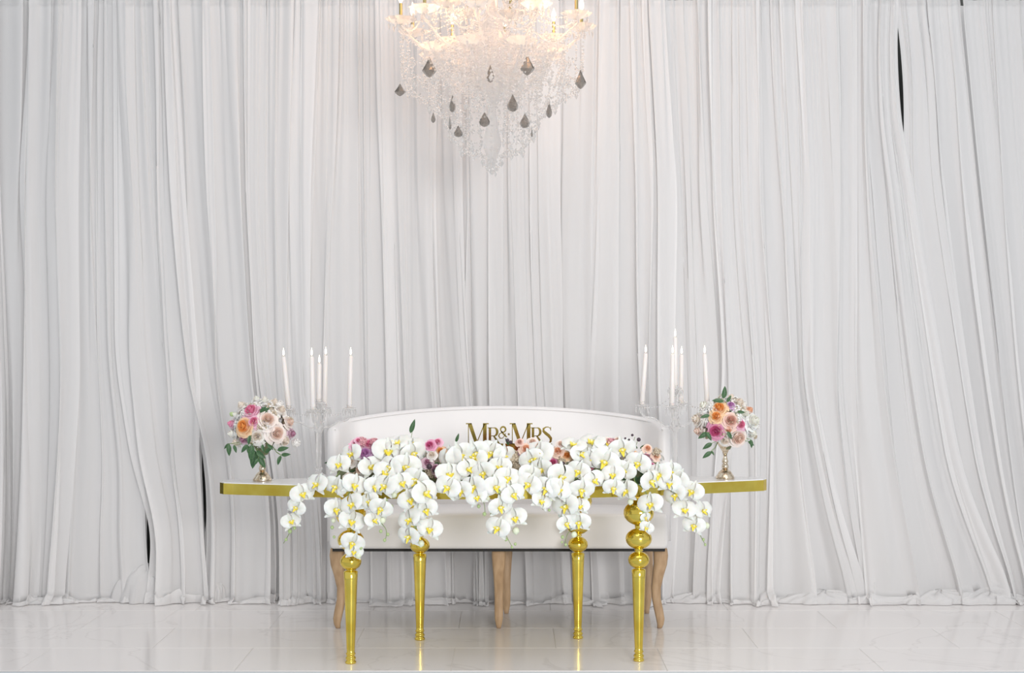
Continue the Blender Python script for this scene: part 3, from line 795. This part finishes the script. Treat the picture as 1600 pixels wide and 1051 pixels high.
# ------------------------------------------------------------------ gold letter sign
SD = 6.56
def zp(x, y): return P(720 + x / 10.667, 640 + y / 10.667, SD)
def stroke(pts, th=0.006):
    """flat letter stroke from (x, y, width) triples in sign units, extruded"""
    L = []; R = []
    for i, (x, y, wd) in enumerate(pts):
        a = pts[max(i - 1, 0)]; b = pts[min(i + 1, len(pts) - 1)]
        tx, ty = b[0] - a[0], b[1] - a[1]; l = math.hypot(tx, ty) or 1; nx, ny = -ty / l, tx / l
        L.append((x + nx * wd / 2, y + ny * wd / 2)); R.append((x - nx * wd / 2, y - ny * wd / 2))
    n = len(pts); v = []
    for off in (0, th):
        for q in L + R:
            p = zp(*q); v.append((p.x, SD + off, p.z))
    f = []
    for i in range(n - 1):
        f.append((i, i + 1, n + i + 1, n + i)); f.append((2 * n + i + 1, 2 * n + i, 3 * n + i, 3 * n + i + 1))
        f.append((i + 1, i, 2 * n + i, 2 * n + i + 1)); f.append((n + i, n + i + 1, 3 * n + i + 1, 3 * n + i))
    f.append((0, n, 3 * n, 2 * n)); f.append((n - 1, 3 * n - 1, 4 * n - 1, 2 * n - 1))
    return v, f
def arc(cx, cy, rx, ry, a0, a1, w0, w1, wm, n=12):
    out = []
    for k in range(n + 1):
        q = k / n; a = math.radians(a0 + (a1 - a0) * q)
        out.append((cx + rx * math.cos(a), cy + ry * math.sin(a), w0 * (1 - q) + w1 * q + (wm - (w0 + w1) / 2) * math.sin(q * math.pi)))
    return out
def letter_M(o):
    g = G()
    g.add(stroke([(o + 85, 226, 18), (o + 180, 226, 18)])); g.add(stroke([(o + 150, 225, 62), (o + 258, 545, 56)]))
    g.add(stroke([(o + 128, 235, 14), (o + 128, 560, 14)])); g.add(stroke([(o + 100, 560, 14), (o + 158, 560, 14)]))
    g.add(stroke([(o + 268, 540, 16), (o + 392, 235, 16)])); g.add(stroke([(o + 400, 228, 62), (o + 400, 560, 62)]))
    g.add(stroke([(o + 370, 226, 18), (o + 465, 226, 18)])); g.add(stroke([(o + 345, 560, 16), (o + 455, 560, 16)]))
    return g
def letter_R(o):
    g = G()
    g.add(stroke([(o + 485, 292, 42), (o + 485, 560, 42)])); g.add(stroke([(o + 445, 294, 12), (o + 520, 294, 12)])); g.add(stroke([(o + 450, 560, 12), (o + 520, 560, 12)]))
    g.add(stroke([(o + 505, 295, 12)] + arc(o + 555, 362, 52, 67, -90, 90, 14, 14, 44) + [(o + 505, 430, 12)]))
    g.add(stroke([(o + 548, 430, 24), (o + 590, 490, 34), (o + 632, 552, 30), (o + 655, 560, 10)]))
    return g
sign = thing('letter_sign', 'gold mirrored letter sign reading MR & MRS standing behind the orchids', 'sign', (0, SD, ZTOP))
SM = Matrix.Translation((0, -SD, -ZTOP))
obj('letter', letter_M(0), M_sign, sign, SM, smooth=False)
obj('letter', letter_R(0), M_sign, sign, SM, smooth=False)
ga = G()
ga.add(stroke(arc(705, 322, 42, 44, 120, 480, 16, 16, 30, 20)))
ga.add(stroke([(672, 350, 22), (715, 400, 28), (760, 445, 22), (775, 448, 8)]))
ga.add(stroke([(690, 372, 12), (645, 395, 18), (632, 430, 24), (655, 468, 20), (695, 468, 14), (735, 420, 10), (748, 385, 12)]))
obj('ampersand', ga, M_sign, sign, SM, smooth=False)
obj('dot', G().add(stroke(arc(800, 402, 11, 11, 0, 350, 16, 16, 16, 10))), M_sign, sign, SM, smooth=False)
obj('letter', letter_M(730), M_sign, sign, SM, smooth=False)
obj('letter', letter_R(718), M_sign, sign, SM, smooth=False)
gs = G()
gs.add(stroke([(1498, 335, 8), (1490, 300, 16), (1455, 280, 14), (1415, 285, 20), (1378, 310, 34), (1378, 350, 44), (1415, 385, 50), (1465, 425, 52), (1500, 470, 48), (1498, 520, 36), (1465, 555, 18), (1420, 555, 14), (1385, 520, 8)]))
gs.add(stroke([(1500, 280, 10), (1500, 345, 6)]))
obj('letter', gs, M_sign, sign, SM, smooth=False)
gb = G(); a = zp(90, 560); b = zp(1520, 575)
gb.add(box(a.x, b.x, SD, SD + .006, b.z - .03, a.z + .001))
for q in (0.15, 0.85):
    x = a.x + (b.x - a.x) * q; gb.add(box(x - .012, x + .012, SD, SD + .006, ZTOP, b.z - .03))
gb.add(box(a.x + .05, b.x - .05, SD - .02, SD + .03, ZTOP, ZTOP + .004))
obj('base', gb, M_sign, sign, SM, smooth=False)

# ------------------------------------------------------------------ floral runner
RD = 6.33
run = thing('floral_runner', 'low runner of pink, orange and mauve flowers along the middle of the gold table', 'flowers', (0, RD, ZTOP))
ro = Vector((0, RD, ZTOP))
x0 = P(528, 0, RD).x; x1 = P(1035, 0, RD).x
gf = G().add(rbox((x1 - x0) / 2, -0.05, 0.06, 0.0, 0.085, 0.02))
obj('foam', gf, M_foam, run, Matrix.Translation(((x0 + x1) / 2, 0, 0)))
def rput(me, name, px, py, d, rr, n=(0, -1, .6)):
    link(name, me, run, frame(P(px, py, d) - ro, Vector(n) + Vector((rnd.uniform(-.3, .3), 0, 0)), roll=rnd.uniform(0, 6), s=rr * d / F))
for (kind, px, py, rr) in (('pink', 557, 694, 10), ('pink', 577, 693, 9), ('lilac', 571, 708, 12), ('peach', 592, 692, 6), ('pink', 560, 688, 6), ('magenta', 672, 695, 9), ('pink', 684, 690, 7), ('orange', 688, 704, 8),
    ('cream', 675, 710, 8), ('mauve', 668, 722, 9), ('mauve', 681, 732, 9), ('maroon', 686, 741, 6), ('maroon', 684, 757, 5), ('magenta', 758, 700, 7), ('peach', 822, 701, 10), ('dusty', 812, 690, 6), ('blush', 832, 690, 8),
    ('magenta', 864, 722, 8), ('maroon', 858, 730, 5), ('peach', 872, 704, 9), ('orange', 885, 711, 8), ('peach', 861, 744, 6), ('blush', 876, 693, 7), ('maroon', 921, 727, 7), ('mauve', 913, 720, 5),
    ('orange', 990, 709, 7), ('peach', 1012, 700, 7), ('peach', 984, 701, 8), ('magenta', 1018, 726, 5), ('blush', 948, 690, 8), ('blush', 965, 688, 7), ('cream', 548, 722, 9), ('peach', 562, 732, 6), ('blush', 545, 745, 8),
    ('dusty', 803, 742, 8), ('maroon', 797, 752, 6), ('mauve', 600, 722, 9), ('peach', 1025, 712, 7)):
    rput(ROSE[kind], 'rose', px, py, 6.215 + rnd.uniform(-.01, .02), rr * 1.15)
for (me, px, py, rr) in ((FILL_TAN, 803, 715, 11), (FILL_TAN, 808, 728, 9), (FILL_TAN, 565, 724, 8), (FILL_TAN, 672, 738, 8), (FILL_PINK, 566, 690, 8), (FILL_PINK, 585, 690, 7), (FILL_WHITE, 568, 738, 9), (FILL_WHITE, 660, 728, 8),
    (FILL_TAN, 1026, 706, 7), (FILL_PINK, 955, 690, 7), (FILL_TAN, 878, 720, 7), (FILL_TAN, 555, 745, 8)):
    rput(me, 'filler_flower', px, py, 6.225, rr * 1.1)
for (px, py, rr) in ((568, 735, 4.5), (566, 720, 3), (590, 702, 2.5), (671, 728, 4.5), (678, 734, 3), (880, 723, 3), (793, 687, 3), (798, 690, 3), (998, 686, 3.4), (988, 679, 2.2), (983, 686, 1.8), (977, 684, 1.8), (955, 745, 2)):
    rput(berry_me, 'berry', px, py, 6.185, rr)
# rear side of the runner
for k in range(30):
    px = 535 + 500 * (k + .5) / 30
    rput(ROSE[['cream', 'white', 'blush', 'peach', 'pink', 'white'][k % 6]], 'rose', px, 712 + rnd.uniform(-8, 8), 6.40 + rnd.uniform(-.01, .02), 11, (0, .7, .8))
for (a, b, c_, d_) in ((641, 676, 648, 655), (712, 690, 717, 677), (519, 722, 507, 722), (519, 730, 511, 728), (795, 695, 790, 684), (1000, 700, 1008, 694), (996, 700, 990, 694), (992, 742, 998, 758), (990, 745, 984, 738), (996, 748, 1008, 740), (994, 750, 1001, 768), (985, 750, 992, 760), (932, 735, 937, 745), (660, 735, 655, 745), (690, 720, 696, 712), (806, 745, 800, 755)):
    A = P(a, b, 6.24) - ro; B = P(c_, d_, 6.23) - ro; L = (B - A).length; dv = (B - A).normalized()
    nrm = Vector((rnd.uniform(-.4, .4), -1, .3)); x = dv.cross(nrm).normalized(); nrm = x.cross(dv)
    link('leaf', leaf_me, run, Matrix.Translation(A) @ Matrix((x * L * .8, dv * L, nrm * L)).transposed().to_4x4())
# foliage skirt hiding the foam
for k in range(70):
    px = 530 + 505 * rnd.random(); A = P(px, 735 + rnd.uniform(-14, 14), 6.265 if k % 2 else 6.40) - ro
    s_ = -1 if k % 2 else 1
    dv = Vector((rnd.uniform(-.8, .8), s_ * .4, rnd.uniform(-.5, .4))).normalized(); L = rnd.uniform(.03, .05)
    nrm = Vector((0, s_, .4)); x = dv.cross(nrm).normalized(); nrm = x.cross(dv)
    link('leaf', leaf_me, run, Matrix.Translation(A) @ Matrix((x * L, dv * L, nrm * L)).transposed().to_4x4())
gt = G()
for (a, b, c_, d_) in ((640, 700, 645, 668), (715, 715, 713, 690), (540, 728, 519, 723), (985, 705, 992, 682), (990, 705, 997, 686), (985, 705, 978, 684), (1000, 720, 1003, 700)):
    gt.add(tube([P(a, b, 6.27) - ro, P((a + c_) / 2, (b + d_) / 2, 6.25) - ro, P(c_, d_, 6.24) - ro], 0.0012, 5))
obj('twigs', gt, M_stem, run)

# ------------------------------------------------------------------ orchid sprays
def spray(label, blooms, buds, tail, anchor):
    """blooms (px, py[, size]) listed from the root to the tip; tail = stem end points; buds (px, py, r, w)"""
    ax, ay = anchor; A = P(ax, ay, 6.30)
    t = thing('orchid_spray', label, 'orchids', A, 0, 'white orchid sprays cascading over the table front')
    pos = []
    for b in blooms:
        px, py = b[0], b[1]; ef = edge_front(px)
        lo = ef - 0.085
        q = max(0, min(1, (762 - py) / 62.0))
        d = lo + (6.22 - lo) * q + rnd.uniform(-.012, .012)
        if len(b) > 3: d += b[3]
        pos.append(P(px, py, d))
    backp = [p + Vector((0, 0.028, 0)) for p in pos]
    sm = [A] + [(backp[max(0, i - 1)] + backp[i] * 2 + backp[min(len(backp) - 1, i + 1)]) / 4 for i in range(len(backp))]
    for q in tail: sm.append(P(q[0], q[1], edge_front(q[0]) - 0.07))
    sm2 = []
    for p in sm:
        sm2.append(p - A)
    path = catmull(sm2, 5)
    g = G().add(tube(path, [0.0026 - 0.0014 * i / len(path) for i in range(len(path))], 6))
    for p in backp:
        pl = p - A; near = min(path, key=lambda s_: (s_ - pl).length)
        if (near - pl).length > 0.002: g.add(tube([near, (near + pl) / 2 + Vector((0, .004, .004)), pl + Vector((0, -.02, 0))], 0.0013, 5))
    obj('stem', g, M_stem, t)
    for b, p in zip(blooms, pos):
        s_ = b[2] if len(b) > 2 and b[2] else 1.0
        if b[1] < 700 or (len(b) > 4): n = Vector((rnd.uniform(-.35, .35), -.55, .75))
        else: n = Vector((rnd.uniform(-.7, .7), -1, rnd.uniform(-.3, .5)))
        blossom(t, frame(p - A, n, roll=math.radians(rnd.uniform(-28, 28)), s=1.0), s_ * rnd.uniform(0.98, 1.1))
    for (px, py, r_, w_) in buds:
        d = edge_front(px) - 0.075
        link('bud', budw_me if w_ else bud_me, t, frame(P(px, py, d) - A, (rnd.uniform(-.5, .5), -.3, -1), s=r_ * d / F))
    return t
W = 1.0
spray('leftmost orchid spray, arching out past the table edge to a long green budded tip',
  [(550, 709), (530, 726), (525, 760), (496, 757), (473, 772), (463, 793, .8), (455, 815, .8)], [(453, 829, 3.5, 0), (447, 842, 2.6, 0), (460, 824, 3, 0)], [(452, 832), (443, 848)], (560, 735))
spray('orchid spray hanging down over the front left gold table leg',
  [(553, 758), (524, 796), (551, 788), (549, 815), (550, 848), (553, 862, .7)], [(519, 823, 3, 0), (521, 812, 4, 1), (560, 867, 5, 1), (522, 838, 2.4, 0), (564, 855, 3, 0)], [(562, 866)], (556, 742))
spray('short orchid spray with dangling green buds just right of the front left leg',
  [(578, 730), (602, 760), (578, 783, .85), (594, 794), (584, 813, .85)], [(595, 829, 3, 0), (606, 834, 2.8, 0), (601, 843, 2.8, 0), (598, 812, 5, 1)], [(603, 826), (602, 844)], (585, 725))
spray('orchid spray hanging over the back left gold table leg',
  [(640, 696, 1.2), (611, 731), (634, 730, 1.2), (628, 755), (664, 771, 1.2), (642, 781), (666, 797), (641, 812), (671, 827), (640, 838), ], [(658, 848, 5.5, 1), (616, 772, 5, 1), (650, 822, 3.5, 0), (604, 780, 2.2, 0), (612, 790, 2.5, 0)], [(655, 845)], (640, 712))
spray('upright cluster of large face-up white orchids left of the back left leg',
  [(606, 706, 1.25), (620, 694, 1.2), (645, 708, 1.15), (602, 740, 1.1), (650, 750, 1.05), (585, 760, .9)], [], [], (625, 722))
spray('full orchid cluster with pale petals below the first letter of the sign',
  [(718, 712, 1.25), (744, 708, 1.1), (741, 716, 1.1), (706, 716, 1.15), (731, 733), (702, 742, 1.2), (721, 767), (741, 760), (746, 777, .85), (756, 739), (700, 762, 1.0)], [(748, 790, 3, 0), (757, 802, 3.2, 0), (753, 770, 3, 0)], [(752, 778), (758, 800)], (735, 718))
spray('long orchid spray hanging down at the middle of the table over the white seat',
  [(768, 708, 1.1), (786, 712), (781, 730), (793, 747), (774, 761), (802, 773), (781, 792), (805, 810, .95), (778, 825)], [(806, 828, 6, 1), (791, 842, 2.8, 0), (805, 849, 2.5, 0), (769, 802, 3, 0), (800, 854, 2.2, 0), (780, 768, 3, 0), (762, 778, 4, 1)], [(792, 838), (801, 855)], (780, 716))
spray('orchid cluster below the second word of the sign, with small buds under it',
  [(842, 711, 1.35), (826, 742), (847, 734, 1.05), (826, 757), (855, 763, 1.05), (845, 783, .85), (832, 718, 1.1)], [(849, 793, 2.6, 0), (858, 796, 2.4, 0), (861, 778, 4, 1)], [(852, 792)], (840, 720))
spray('orchid spray hanging over the back right gold table leg',
  [(896, 696, 1.1), (906, 709), (904, 737), (875, 745, 1.2), (908, 765), (885, 791, 1.15), (906, 791, .8), (884, 818, .85), (905, 816)], [(897, 834, 5, 1), (879, 838, 3, 0), (884, 850, 2.4, 0), (878, 846, 2, 0), (915, 778, 4, 1)], [(886, 835), (882, 852)], (900, 716))
spray('face-up orchid cluster between the two right-hand table legs',
  [(925, 692, 1.15), (950, 696, 1.2), (928, 716), (928, 751), (945, 722, 1.2), (958, 742), (975, 735), (958, 762, .9), (972, 702, 1.15), (872, 765, 1.1)], [], [], (940, 716))
spray('orchid spray beside the gold balls of the front right table leg',
  [(997, 724, 1.1), (979, 767), (1016, 752), (1017, 788), (1008, 808, .5), (1010, 824, .6)], [(985, 783, 5, 1), (1003, 812, 3, 0), (1006, 798, 3, 0)], [(1006, 815)], (998, 735))
spray('rightmost orchid spray, arching past the table edge to a drooping budded tip',
  [(1030, 742, 1.1), (1046, 736), (1059, 749), (1045, 755), (1056, 773), (1081, 768), (1069, 797), (1098, 798, .9), (1084, 821, .9)], [(1104, 820, 5, 1), (1093, 832, 2.8, 0), (1099, 842, 2.6, 0), (1102, 850, 2.2, 0)], [(1094, 835), (1102, 850)], (1025, 735))

# ------------------------------------------------------------------ chandelier
CD = 6.60; CX = (769 - 800) * CD / F
def cz(py): return CAMZ - (py - 525) * CD / F
ch = thing('chandelier', 'large tiered crystal chandelier with smoky teardrops hanging above the table', 'chandelier', (CX, CD, cz(275)))
co_ = Vector((CX, CD, cz(275)))
def cl(x, y, py): return Vector((x, y, cz(py))) - Vector((0, 0, co_.z))
M_candle_t = mat('antique_gold_sleeve', (0.42, 0.36, 0.16), 0.35, 0.8)
# centre column up to the (unseen) ceiling hook
prc = [(0.012, cl(0, 0, 262).z), (0.02, cl(0, 0, 250).z), (0.045, cl(0, 0, 225).z), (0.03, cl(0, 0, 200).z), (0.018, cl(0, 0, 170).z), (0.05, cl(0, 0, 130).z), (0.03, cl(0, 0, 110).z), (0.02, cl(0, 0, 80).z), (0.06, cl(0, 0, 50).z), (0.03, cl(0, 0, 20).z), (0.02, cl(0, 0, -20).z), (0.05, cl(0, 0, -60).z), (0.03, cl(0, 0, -100).z), (0.015, cl(0, 0, -140).z)]
obj('centre_column', G().add(lathe(prc, 14)), M_cryst, ch, smooth=False)
obj('hanging_chain', G().add(tube([cl(0, 0, -138), cl(0, 0, -520)], 0.006, 8)), M_steel, ch)
def scallop(r, n=8):
    v = []; f = []; rings = [(0.15, -.010), (0.45, -.006), (0.8, .004), (1.0, .018), (0.97, .020), (0.78, .008), (0.4, -.001), (0.12, -.003)]
    N = 32
    for q, z in rings:
        for k in range(N):
            a = 2 * math.pi * k / N; m = 1 + (0.10 * q) * math.cos(n * a)
            v.append((r * q * m * math.cos(a), r * q * m * math.sin(a), z))
    for i in range(len(rings) - 1):
        for k in range(N):
            k2 = (k + 1) % N; f.append((i * N + k, i * N + k2, (i + 1) * N + k2, (i + 1) * N + k))
    f.append(tuple(range(N - 1, -1, -1))); b = (len(rings) - 1) * N; f.append(tuple(range(b, b + N)))
    return v, f
sc_me = G().add(scallop(0.066)).mesh('drip_pan', M_cryst, False)
drop_me = G().add(octa(0.0065, 0.010, 0.030, 6)).add(octa(0.005, 0.006, 0.006, 6), Matrix.Translation((0, 0, .017))).mesh('crystal_drop', M_cryst, False)
sleeve_me = G().add(lathe([(0.010, 0), (0.012, .004), (0.0078, .008), (0.0075, .085), (0.005, .088)], 12)).mesh('candle_sleeve', M_candle_t)
bulb_me = G().add(lathe([(0.004, 0), (0.010, .012), (0.0125, .024), (0.010, .040), (0.005, .054), (0.001, .066)], 12)).mesh('bulb', M_bulb)
beads = G()
def string(a, b, sag, n, r=0.006):
    for k in range(n + 1):
        q = k / n; p = a * (1 - q) + b * q; p = p + Vector((0, 0, -sag * 4 * q * (1 - q)))
        rr = r * rnd.uniform(.8, 1.25)
        beads.add(octa(rr, rr, rr, 5), Matrix.Translation(p) @ Matrix.Rotation(rnd.uniform(0, 3), 4, 'Z'))
npan = [0]
def arm(ang, R_, py, lit, rootpy, ndrop):
    u = Vector((math.cos(ang), math.sin(ang), 0)); tip = cl(0, 0, py) + u * R_; root = cl(0, 0, rootpy) + u * 0.03
    low = min(tip.z, root.z) - 0.07
    pts = [root, root + u * R_ * .25 + Vector((0, 0, -.05)), Vector((u.x * R_ * .65, u.y * R_ * .65, low)), Vector((u.x * R_ * .93, u.y * R_ * .93, tip.z - .055)), Vector((u.x * R_ * 1.02, u.y * R_ * 1.02, tip.z - .025)), tip]
    a_ = obj('arm', G().add(tube(catmull(pts, 5), 0.0055, 8)), M_cryst, ch)
    link('drip_pan', sc_me, a_, Matrix.Translation(tip))
    for k in range(ndrop):
        a = 2 * math.pi * k / ndrop + ang; link('crystal_drop', drop_me, a_, Matrix.Translation(tip + Vector((0.053 * math.cos(a), 0.053 * math.sin(a), -.012))))
    if lit:
        link('candle_sleeve', sleeve_me, a_, Matrix.Translation(tip + Vector((0, 0, .0))))
        link('bulb', bulb_me, a_, Matrix.Translation(tip + Vector((0, 0, .088))))
    # string of beads back to the column
    string(tip + Vector((0, 0, .01)), cl(0, 0, rootpy - 70) + u * .05, 0.05, 26)
    string(tip + Vector((0, 0, -.02)), cl(0, 0, 150) + u * .10, 0.03, 24)
    return tip
tips = []; ups = []
n1 = 10
for k in range(n1):
    ang = 2 * math.pi * (k + 0.28) / n1; ups.append(arm(ang, 0.425, 40, True, 60, 6))
for k in range(n1): string(ups[k], ups[(k + 1) % n1], 0.06, 22)
n2 = 8
for k in range(n2):
    ang = 2 * math.pi * (k + 0.6) / n2; tips.append(arm(ang, 0.29, 84, False, 105, 6))
for k in range(n2): string(tips[k], tips[(k + 1) % n2], 0.05, 18)
top3 = [arm(2 * math.pi * (k + .1) / 6, 0.21, 10, True, 20, 6) for k in range(6)]
for k in range(6): string(top3[k], top3[(k + 1) % 6], 0.05, 16)
# basket of strings: rings then a tapering bowl
ringsR = [(0.425, 62), (0.42, 105), (0.40, 135), (0.30, 160), (0.22, 185), (0.20, 205), (0.15, 229), (0.05, 244), (0.02, 266)]
def ringpt(i, a): return cl(0, 0, ringsR[i][1]) + Vector((ringsR[i][0] * math.cos(a), ringsR[i][0] * math.sin(a), 0))
for i, ns in ((0, 26), (1, 26), (2, 24), (3, 22), (4, 18), (5, 14), (6, 10), (7, 6)):
    for k in range(ns):
        a = 2 * math.pi * (k + rnd.random() * .6) / ns
        L = (ringpt(i, a) - ringpt(i + 1, a)).length
        if rnd.random() < 0.9 or i > 3: string(ringpt(i, a), ringpt(i + 1, a + rnd.uniform(-.15, .15)), 0.012, max(3, int(L / 0.0135)), 0.0058)
for i, ns in ((1, 12), (2, 12), (3, 10), (4, 8), (5, 8), (6, 6)):
    for k in range(ns):
        string(ringpt(i, 2 * math.pi * k / ns), ringpt(i, 2 * math.pi * (k + 1) / ns), 0.03, 10 if i < 3 else 7, 0.006)
# inner strings so that the body is filled
for k in range(260):
    a = rnd.uniform(0, 6.28); r0 = rnd.uniform(.05, .36); p0 = rnd.uniform(40, 110)
    p1 = min(p0 + rnd.uniform(30, 80), interp([(0, 235), (.06, 232), (.14, 205), (.22, 180), (.3, 155), (.4, 130)], r0))
    string(cl(0, 0, p0) + Vector((r0 * math.cos(a), r0 * math.sin(a), 0)), cl(0, 0, p1) + Vector((r0 * .9 * math.cos(a), r0 * .9 * math.sin(a), 0)), 0.0, 9, 0.0072)
bd = obj('crystal_beads', beads, M_cryst, ch, smooth=False); bd['kind'] = 'stuff'
# larger clear drops hung in rings on the lower basket
bigd = G().add(octa(0.011, 0.022, 0.018, 6)).add(octa(0.005, .006, .006, 5), Matrix.Translation((0, 0, .028))).mesh('crystal_drop', M_cryst, False)
for i, ns in ((1, 16), (2, 18), (3, 16), (4, 14), (5, 12), (6, 10), (7, 6)):
    for k in range(ns):
        a = 2 * math.pi * (k + .5) / ns; link('crystal_drop', bigd, ch, Matrix.Translation(ringpt(i, a) + Vector((0, 0, -.03))) @ Matrix.Rotation(rnd.uniform(0, 3), 4, 'Z'))
# smoky teardrops
def tear(n=6, kite=False):
    pr = [(0.002, 1.0), (0.16, .62), (0.34, .26), (0.46, -.05), (0.40, -.34), (0.20, -.52), (0.03, -.58)] if not kite else [(0.002, 1.0), (0.2, .5), (0.50, -.08), (0.44, -.22), (0.20, -.5), (0.02, -.62)]
    return [(r * 1.0, z * .6) for r, z in pr]
for (px, py, hh, wf, kite, front) in ((671, 108, 34, .9, 1, -.30), (824, 105, 34, .9, 1, -.32), (907, 127, 32, .75, 1, -.12), (625, 142, 21, 1.1, 1, -.1), (707, 165, 30, .5, 0, -.22), (801, 164, 30, .85, 0, -.24), (757, 189, 25, 1.0, 0, -.2),
    (820, 191, 25, .9, 0, -.16), (858, 174, 28, .5, 0, -.12), (703, 194, 24, .3, 0, -.14), (716, 207, 20, 1.0, 0, -.15), (766, 118, 30, .6, 0, -.28), (831, 208, 17, .3, 0, -.1), (677, 185, 18, .6, 0, -.1), (713, 250, 0, 0, 0, 0)):
    if hh == 0: continue
    d = CD + front; p = P(px, py, d) - co_; s_ = hh * d / F
    g = G().add(lathe([(r * s_ * .98 * 1.0, z * s_) for r, z in tear(kite=kite)], 8))
    g.v = [(x * wf * .76, y * .45, z) for x, y, z in g.v]
    g.add(octa(0.005, 0.006, .006, 6), Matrix.Translation((0, 0, .62 * s_)), 1)
    so = obj('smoky_teardrop', g, [M_smoke, M_cryst], ch, Matrix.Translation(p), smooth=False); so['label'] = 'smoky grey teardrop'
# finial
g = G()
for k in range(9):
    a = k * 2.4; g.add(octa(0.007, 0.012, 0.016, 6), Matrix.Translation(cl(0, 0, 250 + k * 2.6) + Vector((0.016 * math.cos(a), 0.016 * math.sin(a), 0))))
g.add(octa(0.012, 0.014, 0.018, 8), Matrix.Translation(cl(0, 0, 268)))
obj('finial', g, M_cryst, ch, smooth=False)
for k in range(4):
    a = 2 * math.pi * k / 4 + .6
    l = bpy.data.lights.new('bulb_glow', 'POINT'); l.energy = 2.9; l.color = (1.0, 0.52, 0.24); l.shadow_soft_size = 0.10
    o = bpy.data.objects.new('bulb_glow', l); COL.objects.link(o); o.location = (CX + 0.36 * math.cos(a), CD + 0.36 * math.sin(a), cz(-10))
